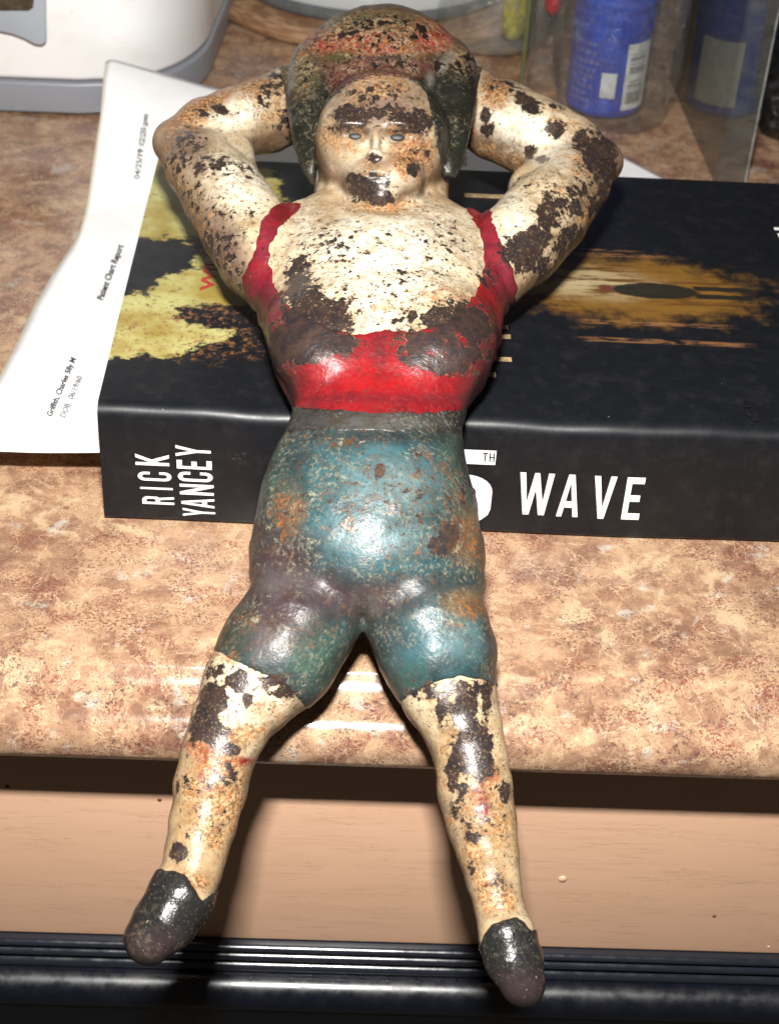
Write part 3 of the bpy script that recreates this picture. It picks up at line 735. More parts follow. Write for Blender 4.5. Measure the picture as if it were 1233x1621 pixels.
RUST = [(330, 1260, 50, 90, .7), (770, 1310, 44, 110, .62), (400, 1130, 60, 40, .5), (600, 215, 70, 40, .45), (560, 225, 30, 26, .6), (650, 245, 36, 40, .85), (520, 215, 22, 26, .7), (592, 265, 34, 16, .6), (605, 325, 70, 14, .8), (720, 292, 26, 14, .7), (600, 135, 60, 24, .8), (560, 170, 30, 26, .6), (700, 170, 26, 30, .6),
 (320, 165, 55, 16, .95, -25), (300, 200, 40, 20, .8, -35), (400, 140, 40, 26, .8), (785, 140, 24, 30, 1.), (430, 170, 26, 40, .5), (790, 250, 50, 20, .75, 25), (740, 200, 16, 50, .6), (900, 190, 60, 26, .55, 30), (270, 280, 24, 60, .6, -20), (310, 360, 34, 60, .55, -30),
 (930, 250, 36, 40, .7), (900, 300, 40, 40, .5), (940, 330, 24, 70, .75, 30), (870, 390, 60, 40, .45, 30), (810, 430, 30, 30, .4), (480, 450, 50, 40, .45), (720, 470, 60, 22, .6), (510, 350, 40, 20, .4), (690, 350, 30, 14, .45), (600, 500, 70, 26, .4),
 (375, 1165, 40, 18, .95, -25), (420, 1120, 26, 24, .55, -45), (345, 1230, 45, 50, .85), (360, 1270, 36, 40, .85), (335, 1320, 36, 30, .8), (300, 1395, 40, 14, .95), (310, 1310, 40, 60, .45), (350, 1040, 40, 12, .7),
 (720, 1170, 20, 50, .5), (790, 1220, 20, 60, .4), (725, 1300, 26, 24, .6), (780, 1340, 36, 60, .5), (776, 1388, 24, 20, 1.), (790, 1425, 36, 24, .9), (752, 1350, 20, 30, .5), (700, 1230, 14, 50, .5), (812, 1330, 10, 80, .5),
 (455, 810, 30, 45, .85), (520, 820, 30, 30, .4), (470, 880, 30, 20, .4), (745, 850, 40, 60, .8), (670, 740, 36, 34, .6), (720, 790, 24, 40, .6), (740, 960, 45, 26, .75), (720, 990, 30, 14, .6), (390, 980, 30, 14, .5), (560, 860, 60, 20, .3), (620, 880, 80, 18, .4)]
MET = np.array([.026, .020, .021])
def attrs(o, px, py, nw, base, tints, chip_scale=1., chip_add=0., rust_scale=1.):
    me = o.data; n = len(me.vertices)
    col = np.tile(np.array(base, float), (n, 1))
    for c, lst in tints:
        m = np.clip(blobs(px, py, lst), 0, 1)[:, None]; col = col*(1-m)+np.array(c)*m
    ch = np.clip(blobs(px, py, CHIP)*chip_scale+chip_add, 0, 1); ru = np.clip(blobs(px, py, RUST)*rust_scale, 0, 1)
    a = me.attributes.new('tint', 'FLOAT_COLOR', 'POINT'); a.data.foreach_set('color', np.hstack([col, np.ones((n, 1))]).astype(np.float32).ravel())
    for nm, arr in (('chip', ch), ('rust', ru), ('shade_grime', nw)):
        a = me.attributes.new(nm, 'FLOAT', 'POINT'); a.data.foreach_set('value', arr.astype(np.float32))
def mat_paint(name, under=(.42, .29, .15), crack=(.60, .48, .30), mott=.25, wear=(.30, .25, .18), wearamt=.3, rough=.36, met=tuple(MET), metrough=.33, speck=(.10, .06, .04), dark=(.050, .030, .024), shade_grime=(.115, .068, .038), haloamt=.6, fleck=0., umul=(.68, .56, .42)):
    t = NT(name); co = t.co()
    tint = t.attr('tint', 'Color'); chip = t.attr('chip'); rust = t.attr('rust')
    # tone variation in the old varnish
    c = t.mix(t.math('MULTIPLY', t.ramp(t.noise(2.2, 6, .65), .38, .68), min(1, mott*1.4)), tint, t.mix(1., tint, umul, 'MULTIPLY'))
    lowm = t.ramp(t.noise(.9, 4, .6, t.co(1, loc=(14, 21, 2))), .42, .62)
    c = t.mix(t.math('MULTIPLY', t.math('MULTIPLY', t.ramp(t.noise(9, 6, .75, t.co(1, loc=(4, 1, 2))), .50, .60), lowm), mott*.9), c, wear)
    lowm2 = t.ramp(t.noise(.7, 4, .6, t.co(1, loc=(4, 1, 42))), .44, .60)
    c = t.mix(t.math('MULTIPLY', t.math('MULTIPLY', t.ramp(t.noise(6, 7, .8, t.co(1, loc=(44, 1, 2))), .50, .58), lowm2), mott), c, dark)
    gm = t.math('MULTIPLY', t.attr('shade_grime'), t.ramp(t.noise(1.8, 6, .7, t.co(1, loc=(3, 66, 2))), .22, .50))
    c = t.mix(t.math('MULTIPLY', gm, .95), c, shade_grime)  # rim shade mixed into the paint colour, broken up by noise
    # rust stains
    rn = t.noise(2.6, 7, .72, t.co(1, loc=(5, 6, 7)), .3)
    rm = t.ramp(t.math('ADD', rn, t.math('MULTIPLY', t.math('SUBTRACT', rust, .5), .36)), .44, .62)
    rm = t.math('MULTIPLY', rm, t.ramp(rust, .05, .3))
    rc = t.mix(t.ramp(t.noise(5, 5, .7, t.co(1, loc=(1, 9, 2))), .40, .60), (.33, .115, .024), (.12, .042, .018))
    rc = t.mix(t.ramp(t.noise(11, 4, .7, t.co(1, loc=(3, 9, 5))), .46, .56), rc, under)
    c = t.mix(t.math('MULTIPLY', rm, .78), c, rc)
    # worn-through film
    w = t.ramp(t.math('ADD', t.noise(3.1, 7, .75, t.co(1, loc=(21, 3, 7)), .4), t.math('MULTIPLY', chip, .12)), .60, .68)
    c = t.mix(t.math('MULTIPLY', t.math('MULTIPLY', w, wearamt), t.ramp(t.noise(1.1, 3, .6, t.co(1, loc=(1, 31, 2))), .40, .58)), c, wear)
    # fine pits
    pn = t.noise(15, 3, .65, t.co(1, loc=(2, 2, 8)))
    pit = t.ramp(t.math('ADD', pn, t.math('MULTIPLY', t.math('ADD', chip, rust), .045)), .665, .70)
    c = t.mix(t.math('MULTIPLY', pit, .85), c, speck)
    if fleck:
        fk = t.math('MULTIPLY', t.ramp(t.noise(8, 6, .8, t.co(1, loc=(7, 7, 12)), .6), .50, .57), t.ramp(t.math('ADD', rust, t.math('MULTIPLY', t.math('SUBTRACT', t.noise(1.6, 3, .6, t.co(1, loc=(7, 1, 12))), .5), .8)), .15, .6))
        c = t.mix(t.math('MULTIPLY', fk, fleck), c, crack)
    # chips with ragged edges down to the iron
    wv = t.noise(7, 3, .6, co, 0, 'Color'); mv = t.new('ShaderNodeVectorMath', operation='MULTIPLY_ADD'); t.put(mv.inputs[0], wv)
    mv.inputs[1].default_value = (.16, .16, .16); t.put(mv.inputs[2], co)
    cn = t.math('ADD', t.math('MULTIPLY', t.noise(3.6, 6, .64, mv.outputs[0]), .72), t.math('MULTIPLY', t.vor(3.6, mv.outputs[0]), .20))
    thr = t.math('ADD', .245, t.math('MULTIPLY', chip, .42))
    sd = t.math('SUBTRACT', cn, thr)
    cn2 = t.noise(8.5, 4, .6, t.co(1, loc=(17, 3, 2)), .3)
    sd2 = t.math('SUBTRACT', cn2, t.math('ADD', .315, t.math('MULTIPLY', chip, .19)))
    sd = t.math('MINIMUM', sd, sd2)
    cm_ = t.ramp(sd, 0., .010, 1., 0.)
    rim = t.math('MULTIPLY', t.ramp(sd, .004, .030, 1., 0.), t.math('SUBTRACT', 1., cm_))
    c = t.mix(t.math('MULTIPLY', rim, t.ramp(t.noise(4, 2, .5), .4, .6, .2, .8)), c, crack)
    halo = t.math('MULTIPLY', t.ramp(sd, .0, .13, 1., 0.), t.ramp(t.noise(4.5, 5, .7, t.co(1, loc=(6, 61, 2))), .40, .58))
    c = t.mix(t.math('MULTIPLY', halo, haloamt), c, shade_grime)
    mc = t.mix(t.ramp(t.noise(3.5, 5, .65, t.co(1, loc=(9, 9, 1))), .38, .62), met, dark)
    mc = t.mix(t.math('MULTIPLY', t.ramp(t.noise(14, 4, .75), .56, .66), .55), mc, under)
    c = t.mix(cm_, c, mc)
    hgt = t.math('ADD', t.math('MULTIPLY', cm_, -1.), t.math('MULTIPLY', t.noise(9, 4, .6), .22))
    hgt = t.math('ADD', hgt, t.math('MULTIPLY', pit, -.5)); hgt = t.math('ADD', hgt, t.math('MULTIPLY', t.noise(22, 2, .6), .09))
    nb = t.bump(hgt, .8, .06)
    nb = t.bump(t.noise(2.6, 4, .5, t.co(1, loc=(2, 5, 5))), .20, .14, nb)
    t.set(color=c, rough=t.math('ADD', t.mix(cm_, (rough,)*3, (metrough,)*3), t.math('MULTIPLY', t.math('SUBTRACT', t.noise(6, 4, .6), .5), .25)),
          spec=t.math('ADD', .30, t.math('MULTIPLY', cm_, .35)), normal=nb, metal=t.math('MULTIPLY', cm_, .25))
    return t.m
fig = thing('figurine', 'painted iron figurine of a reclining woman in red top and teal shorts, arms behind head', 'figurine', (7.5, 0, 5))
fig_off = np.array([7.5, 0, 5])
def build_part(name, G_, mat, base, tints, label=None, parent=fig, keep=None, **kw):
    ijk = np.nonzero(G_ < 0); 
    sl = tuple(slice(max(0, a.min()-2), a.max()+3) for a in ijk)
    g_ = np.ascontiguousarray(G_[sl]); lo = (gu[sl[0].start], gv[sl[1].start], gw[sl[2].start])
    P, Fc = surface_nets(g_, lo)
    B = bend(P); px, py = to_photo(B)
    o = link(name, B-fig_off, Fc, mat, smooth=True); o.parent = parent
    if label: o['label'] = label
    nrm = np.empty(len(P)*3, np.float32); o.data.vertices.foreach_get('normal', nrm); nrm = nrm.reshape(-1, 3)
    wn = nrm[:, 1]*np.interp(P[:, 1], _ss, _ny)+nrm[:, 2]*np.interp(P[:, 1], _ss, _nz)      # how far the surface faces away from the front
    attrs(o, px, py, np.clip((.72-wn)/.62, 0, 1)**1.3, base, tints, **kw)  # painted rim shade: colour darkens where the surface turns from the front
    return o
RAG = (vnoise(None, 4.5, 12)*.10+vnoise(None, 8., 13)*.07).astype(np.float32)
def near_sd(src, polys, band=.42):
    """points near the surface and their signed distances (cm) to outlines drawn on the front of the figure"""
    idx = np.nonzero(np.abs(src) < band)
    P = bend(np.stack([gu[idx[0]], gv[idx[1]], gw[idx[2]]], -1).astype(float)); x, y = to_photo(P)
    return idx, [poly_sd(x, y, q)*.0172 for q in polys]
def shell(src, t_, poly):
    idx, (sd,) = near_sd(src, [poly]); out = np.full(src.shape, 1., np.float32)
    out[idx] = np.maximum(src[idx]-t_, sd+RAG[idx]); return out

CREAM = (.50, .405, .265)
WHT = (.74, .70, .58)
SK = mat_paint('cream_skin_paint', mott=.55, wear=(.22, .16, .10), wearamt=.45)
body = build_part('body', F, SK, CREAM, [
    (WHT, [(600, 380, 110, 90, .95), (600, 470, 40, 50, .8), (370, 170, 50, 30, .9, -20), (380, 290, 50, 40, .85), (830, 205, 80, 34, .95, 25), (800, 350, 40, 50, .6), (380, 1100, 50, 40, .7), (590, 210, 40, 60, .3)]),
    ((.17, .10, .045), [(330, 1270, 60, 110, .75), (345, 1180, 50, 40, .5), (765, 1320, 46, 90, .72), (730, 1200, 30, 60, .45), (305, 1390, 40, 20, .8), (785, 1415, 36, 40, .75), (300, 330, 40, 60, .4), (270, 200, 30, 40, .5), (960, 290, 30, 60, .6)]),
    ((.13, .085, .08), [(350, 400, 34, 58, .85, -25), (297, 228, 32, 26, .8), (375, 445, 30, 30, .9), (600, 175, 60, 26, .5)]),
    ((.20, .085, .035), [(320, 168, 60, 15, 1.0, -25), (785, 140, 20, 26, 1.0), (400, 135, 36, 14, .8), (545, 215, 22, 26, .5), (655, 245, 30, 36, .75), (592, 268, 34, 10, .5)]),
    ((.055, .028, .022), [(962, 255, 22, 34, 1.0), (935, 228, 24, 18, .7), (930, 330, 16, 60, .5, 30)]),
    ((.10, .055, .04), [(556, 207, 28, 11, .85), (636, 206, 30, 11, .9), (600, 258, 26, 8, .6)]),
    ((.36, .235, .11), [(520, 320, 30, 30, .6), (700, 300, 30, 30, .7), (600, 330, 60, 14, .8), (720, 1160, 26, 60, .6), (310, 1300, 60, 90, .45), (780, 1300, 50, 100, .45), (440, 200, 20, 50, .5)]),
    ((.30, .08, .06), [(650, 245, 26, 24, .45), (330, 1195, 34, 14, .75, 35), (335, 1225, 20, 30, .8)]),
    ((.17, .006, .008), [(376, 1206, 24, 6, 1.5, -4), (762, 1250, 13, 22, 1.2), (770, 1225, 16, 12, 1.1), (765, 1285, 10, 18, 1.1), (318, 1190, 26, 9, 1.1, 30), (330, 1215, 12, 20, 1.)]),
    ((.15, .085, .07), [(600, 160, 70, 34, .8), (575, 180, 40, 20, .7), (350, 400, 36, 60, .45, -25), (290, 230, 34, 40, .4), (940, 250, 40, 50, .4)]),
    
])
EYE = simple('grey_eye_paint', (.020, .023, .022), .5, .2, 8)
for (a_, b_, w_) in EYES:
    V = []; Fc = []; ct, st = math.cos(TILT), math.sin(TILT)
    for i in range(13):
        th = math.pi*i/12
        for k in range(20):
            ph = 2*math.pi*k/20; x = .23*math.sin(th)*math.cos(ph); y = .125*math.sin(th)*math.sin(ph); z = .07*math.cos(th)-.01
            V.append((a_+x, b_+y*ct-z*st, w_+y*st+z*ct))
    for i in range(12):
        for k in range(20):
            q = i*20+k; r_ = i*20+(k+1) % 20; Fc.append((q, r_, r_+20, q+20))
    e_ = link('eye', bend(np.array(V))-fig_off, Fc, EYE, smooth=True); e_.parent = fig
# hair
inner_face = [(497, 330), (498, 288), (500, 255), (499, 215), (508, 178), (522, 158), (541, 142), (560, 130), (580, 126), (605, 120), (640, 124), (662, 134), (675, 150), (685, 200), (692, 237), (700, 275), (705, 330)]
hair_outer = [(380, -80), (838, -80), (800, 60), (764, 104), (757, 135), (750, 180), (742, 222), (731, 262), (722, 283), (705, 278), (690, 330), (520, 330), (492, 292), (477, 268), (463, 225), (456, 180), (444, 112), (420, 60)]
hG = np.minimum(G, F-.06)
idx, (sdo, sdi) = near_sd(hG, [hair_outer, inner_face])
hairG = np.full(hG.shape, 1., np.float32)
hairG[idx] = -smin(-np.maximum(hG[idx], sdo), sdi, .10); del hG
HB = (.013, .015, .012)
hm = mat_paint('dark_hair_paint', fleck=.85, under=(.035, .030, .022), crack=(.30, .23, .14), mott=.62, haloamt=.0, shade_grime=(.03, .025, .02), wear=(.20, .16, .10), wearamt=.45, met=(.022, .014, .010), speck=(.34, .29, .20), dark=(.016, .010, .008))
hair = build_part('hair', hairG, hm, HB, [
    ((.12, .072, .040), [(600, 58, 130, 44, 1.2), (470, 105, 26, 40, .7), (735, 85, 26, 22, .8)]),
    ((.24, .012, .010), [(560, 62, 50, 16, .95), (520, 65, 26, 18, .8), (680, 55, 30, 22, .95), (600, 75, 60, 10, .7), (500, 55, 26, 12, .8)]),
    ((.045, .055, .016), [(560, 35, 50, 14, .8), (480, 120, 22, 22, .8), (540, 92, 24, 10, .9), (620, 36, 50, 10, .7)]),
    ((.075, .018, .018), [(600, 108, 75, 16, 1.1), (540, 125, 22, 20, .8)]),
    ((.22, .23, .22), [(703, 100, 7, 16, .6, 30), (680, 126, 6, 12, .5), (715, 92, 8, 6, .5)]),
    ((.02, .012, .010), [(620, 92, 40, 5, .9), (700, 90, 20, 5, .6)]),
], chip_scale=0., rust_scale=0.)
na = np.zeros(len(hair.data.vertices)); 
B_ = np.empty(len(na)*3); hair.data.vertices.foreach_get('co', B_); B_ = B_.reshape(-1, 3)*100+fig_off; hx, hy = to_photo(B_)
hair.data.attributes['rust'].data.foreach_set('value', np.clip(blobs(hx, hy, [(590, 55, 130, 34, .62), (740, 100, 30, 24, .5), (475, 110, 24, 34, .5), (600, 110, 80, 20, .4)]), 0, 1).astype(np.float32))
hair.data.attributes['chip'].data.foreach_set('value', np.clip(blobs(hx, hy, [(600, 52, 135, 36, .42), (600, 100, 90, 18, .42), (480, 110, 24, 40, .4), (735, 100, 24, 24, .5), (700, 110, 24, 30, .4)]), 0, 1).astype(np.float32))
# red top
top_outer = [(452, 318), (436, 324), (417, 343), (408, 372), (398, 410), (382, 440), (388, 470), (405, 505), (360, 540), (380, 600), (420, 655), (469, 653), (530, 658), (600, 662), (670, 662), (728, 658),
             (800, 655), (840, 560), (800, 512), (812, 488), (819, 462), (812, 425), (797, 397), (787, 368), (776, 332), (762, 322), (738, 324),
             (742, 336), (755, 360), (765, 395), (765, 430), (754, 462), (735, 486), (700, 512), (655, 524), (605, 524), (560, 530), (520, 518), (478, 498), (450, 478), (436, 455), (428, 420), (430, 390), (444, 358), (470, 336), (482, 322)]
RD = mat_paint('red_top_paint', umul=(.42, .7, .9), under=(.11, .018, .020), crack=(.45, .27, .17), shade_grime=(.045, .018, .018), mott=.45, wear=(.28, .03, .03), wearamt=.25, speck=(.10, .02, .02))
redG = shell(F, .035, top_outer)
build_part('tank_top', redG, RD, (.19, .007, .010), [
    ((.20, .022, .04), [(420, 390, 16, 60, .5), (780, 380, 14, 60, .5), (420, 480, 26, 50, .5), (800, 440, 16, 40, .5)]),
    ((.07, .012, .015), [(470, 600, 60, 14, .6), (610, 628, 160, 8, .75), (600, 570, 12, 40, .6), (450, 540, 40, 60, .6), (760, 590, 26, 60, .7), (440, 580, 20, 60, .8)]),
    ((.27, .007, .009), [(600, 600, 110, 26, .8), (740, 470, 30, 20, .8)])], rust_scale=.25)
# waistband
band = [(300, 655), (469, 643), (530, 648), (600, 652), (670, 652), (728, 648), (900, 650), (900, 694), (735, 690), (660, 687), (590, 685), (520, 684), (462, 686), (300, 686)]
WB = mat_paint('grey_waistband_paint', under=(.05, .045, .04), crack=(.30, .28, .24), mott=.7, wear=(.17, .16, .13), wearamt=.9, speck=(.24, .22, .18), shade_grime=(.02, .018, .016))
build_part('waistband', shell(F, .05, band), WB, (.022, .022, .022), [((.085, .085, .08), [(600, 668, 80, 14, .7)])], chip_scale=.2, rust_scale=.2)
# shorts
shorts = [(300, 678), (462, 678), (520, 676), (590, 677), (660, 679), (735, 682), (900, 686), (900, 1095), (786, 1088), (760, 1076), (733, 1071), (700, 1076), (668, 1090), (640, 1108), (600, 1140), (510, 1150), (478, 1112), (455, 1088), (425, 1070), (395, 1056), (362, 1042), (338, 1030), (240, 1030)]
TL = mat_paint('teal_shorts_paint', umul=(.75, .55, .50), shade_grime=(.045, .038, .030), under=(.055, .058, .050), crack=(.55, .50, .36), mott=.60, wear=(.24, .22, .15), wearamt=1., rough=.36, met=(.035, .03, .035), speck=(.03, .03, .035), dark=(.10, .055, .03))
PUR = (.042, .029, .032)
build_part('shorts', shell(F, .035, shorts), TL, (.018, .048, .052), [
    ((.032, .090, .106), [(580, 740, 100, 50, .9), (570, 830, 90, 60, .8), (600, 885, 100, 24, .85), (680, 1000, 36, 34, .9), (640, 1040, 30, 40, .7)]),
    ((.12, .20, .21), [(620, 770, 60, 40, .55), (590, 850, 80, 20, .4), (730, 1010, 36, 30, .4)]),
    ((.035, .075, .06), [(730, 720, 26, 60, .7), (750, 800, 20, 60, .5), (500, 1040, 50, 40, .9, 45), (440, 760, 22, 60, .6), (640, 1070, 30, 26, .5)]),
    ((.020, .024, .024), [(590, 692, 170, 10, .8), (460, 720, 26, 40, .6), (735, 715, 20, 34, .7)]),
    (PUR, [(440, 900, 60, 60, 1.05), (430, 960, 70, 60, 1.05), (500, 940, 60, 40, .9), (580, 950, 60, 30, .95), (410, 870, 26, 70, .8), (430, 1010, 40, 40, .5), (660, 930, 80, 20, .45), (620, 1000, 20, 50, .4), (780, 1000, 12, 80, .7)]),
    ((.10, .09, .09), [(580, 955, 22, 20, .7), (440, 920, 40, 20, .5), (420, 1020, 30, 30, .45)]),
    ((.03, .04, .03), [(370, 1010, 26, 30, .8), (385, 975, 22, 30, .6)]),
    ((.18, .11, .04), [(745, 955, 36, 20, .7), (460, 810, 18, 30, .5), (742, 850, 26, 40, .6)])], rust_scale=.8)
# shoes
SH = mat_paint('black_shoe_paint', fleck=.0, shade_grime=(.02, .016, .014), under=(.025, .020, .020), crack=(.60, .50, .38), mott=.3, wear=(.22, .18, .13), wearamt=.35, rough=.22, speck=(.45, .36, .25), met=(.05, .035, .04), metrough=.3)
for pl, tips in (([(200, 1380), (252, 1377), (272, 1376), (294, 1385), (309, 1402), (319, 1428), (333, 1414), (380, 1395), (420, 1560), (150, 1560), (150, 1380)], (232, 1500)),
                 ([(700, 1520), (758, 1500), (764, 1481), (776, 1464), (795, 1454), (815, 1452), (831, 1460), (840, 1472), (880, 1470), (920, 1620), (740, 1620)], (825, 1565))):
    sx, sy = tips
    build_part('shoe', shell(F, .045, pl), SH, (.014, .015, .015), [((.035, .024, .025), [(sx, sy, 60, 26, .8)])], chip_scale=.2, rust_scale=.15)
del F, G, hairG, redG

# ================================================================== BACKGROUND
# white bread machine, upper left
def mat_plastic(name, col, dirt=.35, rough=.35):
    t = NT(name)
    c = t.mix(t.math('MULTIPLY', t.ramp(t.noise(.5, 6, .65), .45, .8), dirt), col, tuple(a*b for a, b in zip(col, (.80, .68, .58))))
    c = t.mix(t.math('MULTIPLY', t.ramp(t.noise(7, 4, .7), .66, .72), .5), c, (.25, .16, .12))
    t.set(color=c, rough=rough, normal=t.bump(t.noise(5, 3, .5), .06, .03)); return t.m
WP = mat_plastic('white_plastic', (.84, .84, .84)); GP = mat_plastic('grey_plastic', (.24, .25, .28), .2)
def rounded_right(yf, xr, ins):
    pl = [(-22, yf+ins), (-8, yf+ins), (-4.6, yf+ins+.05)]
    for q in range(15):
        a = math.radians(-90+q*90/14); pl.append((-3.9+(xr+3.9-ins)*math.cos(a), yf+6.2+ins+6.0*math.sin(a)))
    pl += [(xr+.35-ins, 38), (xr+.5-ins, 41), (xr+.7-ins, 55), (-22, 55)]
    return pl
mach = thing('bread_machine', 'white countertop appliance with grey base and grey control panel behind the paper', 'appliance', (-8, 36, 0))
pb = rounded_right(26.95, .45, 0.); o = child('base', *prism(pb, .12, 1.45), GP, mach, True); bevel(o, .12)
pbody = rounded_right(26.95, .45, .10); o = child('body', *prism(pbody, 1.5, 22), WP, mach, True); bevel(o, .25)
pan = [(-60, 41), (0, 50), (20, 54), (38, 61), (55, 70), (66, 72), (73, 68), (74, 60), (73, 30), (73, -60), (-60, -60)]
def on_face(px, py, y): p = hity(px, py, y); return (p[0], p[2])
pp = [on_face(x, y, 26.6) for x, y in pan]
def front_plate(poly, y0, y1):
    n = len(poly); v = [(x, y0, z) for x, z in poly]+[(x, y1, z) for x, z in poly]
    return v, [tuple(range(n)), tuple(range(2*n-1, n-1, -1))]+[(i, n+i, n+(i+1) % n, (i+1) % n) for i in range(n)]
o = child('control_panel', *front_plate(pp, 26.55, 26.8), mat_plastic('blue_grey_plastic', (.36, .40, .45), .15), mach); bevel(o, .08)
o = child('display', *front_plate([on_face(x, y, 26.5) for x, y in ((-60, 17), (46, 17), (53, 12), (54, 2), (54, -60), (-60, -60))], 26.50, 26.57), simple('brown_window', (.09, .07, .045), .25, .3, 1.5), mach)

# round wooden board with a white crock on it
WDN = NT('round_board_wood'); WDN.set(color=WDN.mix(WDN.ramp(WDN.noise(1, 4, .6, WDN.co((1, 1, 14))), .4, .6), (.36, .22, .12), (.20, .10, .05)), rough=.55)
cx, cy = 7.2, 43.0
v, f = lathe([(0.05, .05), (8.0, .05), (8.25, .25), (8.3, .55), (8.15, .85), (7.9, .95), (0.05, .95)], cx, cy, 72)
tag(link('wooden_board', v, f, WDN.m, smooth=True, origin=(cx, cy, 0)), 'round wooden trivet with tan rim under the pale crock', 'trivet')
CR = mat_plastic('pale_glazed_ceramic', (.50, .54, .54), .12, .2)
cr = thing('crock', 'pale grey white round dish standing on the wooden trivet behind the figurine head', 'dish', (cx, cy, 1))
v, f = lathe([(6.7, .97), (6.95, 1.05), (7.1, 1.3), (7.15, 1.7)], cx, cy, 72); child('foot_ring', v, f, simple('dark_foot_glaze', (.14, .16, .17), .3), cr, True)
v, f = lathe([(7.1, 1.7), (7.25, 2.1), (7.3, 3), (7.35, 8), (7.4, 14), (7.1, 14.1), (7.0, 13.5), (6.9, 3)], cx, cy, 72); child('vessel', v, f, CR, cr, True)

# clear things
def mat_film(name, tint=(.9, .92, .9), dens=.22, rough=.12, hazecol=(.30, .31, .28), ior=1.45, bs=.8):
    t = NT(name); tr = t.new('ShaderNodeBsdfTransparent'); tr.inputs[0].default_value = (*tint, 1)
    gl = t.new('ShaderNodeBsdfGlossy'); gl.inputs['Roughness'].default_value = rough; gl.inputs['Color'].default_value = (.9, .9, .9, 1)
    df = t.new('ShaderNodeBsdfDiffuse'); df.inputs[0].default_value = (*hazecol, 1)
    fr = t.new('ShaderNodeLayerWeight'); fr.inputs[0].default_value = .5
    nb = t.bump(t.noise(1.3, 5, .6, None, 1.2), bs, .5); t.l.new(nb, gl.inputs['Normal']); t.l.new(nb, fr.inputs['Normal'])
    m1 = t.new('ShaderNodeMixShader'); t.put(m1.inputs[0], t.math('MULTIPLY', t.ramp(t.noise(1.2, 5, .7, None, 1.), .3, .75, .5, 1.3), dens)); t.l.new(tr.outputs[0], m1.inputs[1]); t.l.new(df.outputs[0], m1.inputs[2])
    m2 = t.new('ShaderNodeMixShader'); t.put(m2.inputs[0], t.math('ADD', (ior-1)*.12, t.math('MULTIPLY', t.math('POWER', fr.outputs['Facing'], 4.), (ior-1)*1.6))); t.l.new(m1.outputs[0], m2.inputs[1]); t.l.new(gl.outputs[0], m2.inputs[2])
    t.l.new(m2.outputs[0], t.out.inputs[0]); return t.m
FILM = mat_film('clear_plastic_film', (.985, .99, .985), dens=.035, hazecol=(.5, .5, .46), ior=1.5, bs=1.4)
GLS = mat_film('clear_glass', (.94, .96, .95), .16, .04, (.5, .53, .5), 1.7, .5)
BIN = mat_film('smoky_bin_plastic', (.84, .84, .81), .22, .08, (.16, .165, .15), 1.3, .15)
def crumple(v, cx, cy, amp, seed, f1=.8):
    r = np.random.default_rng(seed); v = np.array(v, float); ph = r.random((6, 4))*6.28
    d = np.zeros(len(v))
    a = np.arctan2(v[:, 1]-cy, v[:, 0]-cx)
    for i in range(6):
        d += np.abs(np.sin(a*(i+2)*.9+v[:, 2]*f1*(i*.35+.4)*(1 if i % 2 else -1)+ph[i, 0]))/(1+i*.5)
    d = (d-d.mean())*amp
    rr = np.hypot(v[:, 0]-cx, v[:, 1]-cy)+1e-6
    v[:, 0] += (v[:, 0]-cx)/rr*d; v[:, 1] += (v[:, 1]-cy)/rr*d
    return v
# glass jar with yellow contents
jx, jy = 12.9, 37.6
jar = thing('glass_jar', 'clear glass jar with yellow packet inside, beside the crock', 'jar', (jx, jy, 0))
v, f = lathe([(.05, .35), (1.9, .3), (2.35, .15), (2.55, .25), (2.7, .6), (2.75, 1.5), (2.75, 9), (2.6, 10)], jx, jy, 48); child('glass', v, f, GLS, jar, True)
v, f = lathe([(.02, .5), (.5, .5), (.62, 1.2), (.5, 2.6), (.15, 3.4)], jx+1.0, jy-.7, 14)
yp = child('content', crumple(v, jx+1.0, jy-.7, .08, 5), f, simple('yellow_packet', (.50, .42, .02), .5, .3, 2), jar, True)
v, f = lathe([(.02, 3.6), (.5, 3.7), (.7, 4.6), (.5, 5.4)], jx+1.2, jy-.9, 12); child('content', crumple(v, jx+1.2, jy-.9, .1, 6), f, simple('dark_green_packet', (.02, .04, .02), .4), jar, True)
v, f = lathe([(2.0, 4), (2.1, 5), (2.1, 8)], jx-.2, jy+.1, 20); child('content', crumple(v, jx-.2, jy+.1, .12, 9), f, simple('grey_wrap', (.22, .23, .21), .3), jar, True)

# blue wipes canister in a clear bag
def mat_can():
    t = NT('blue_canister_label'); X = t.xyz()
    ang = t.math('ARCTAN2', X[1], X[0])
    c = t.mix(t.ramp(t.noise(.9, 3, .5), .35, .65), (.006, .045, .36), (.012, .036, .28))
    return t, X, ang, c
t, X, ang, c = mat_can()
t.set(color=c, rough=.35, normal=t.bump(t.noise(6, 3, .6), .05, .03)); CAN = t.m
CWH = simple('label_white', (.46, .48, .46), .5, .06, 3); CPALE = simple('pale_blue_print', (.13, .14, .38), .5, .2, 6); CBAR = simple('barcode_ink', (.03, .03, .035), .5, .05, 3)
def canister(cx, cy, label, rr=1.66):
    c = thing('canister', label, 'canister', (cx, cy, .2))
    pr = [(.05, .25), (rr*.9, .22), (rr*.97, .3), (rr, .5), (rr, 3.62)]
    z = 3.65
    for k in range(10): pr += [(rr*1.035, z+.16), (rr*1.04, z+.34), (rr*1.0, z+.48), (rr*1.0, z+.56)]; z += .56
    pr += [(rr, z+3), (rr*.9, z+3.3), (.05, z+3.3)]
    v, f = lathe(pr, cx, cy, 56); child('body', v, f, CAN, c, True)
    return c
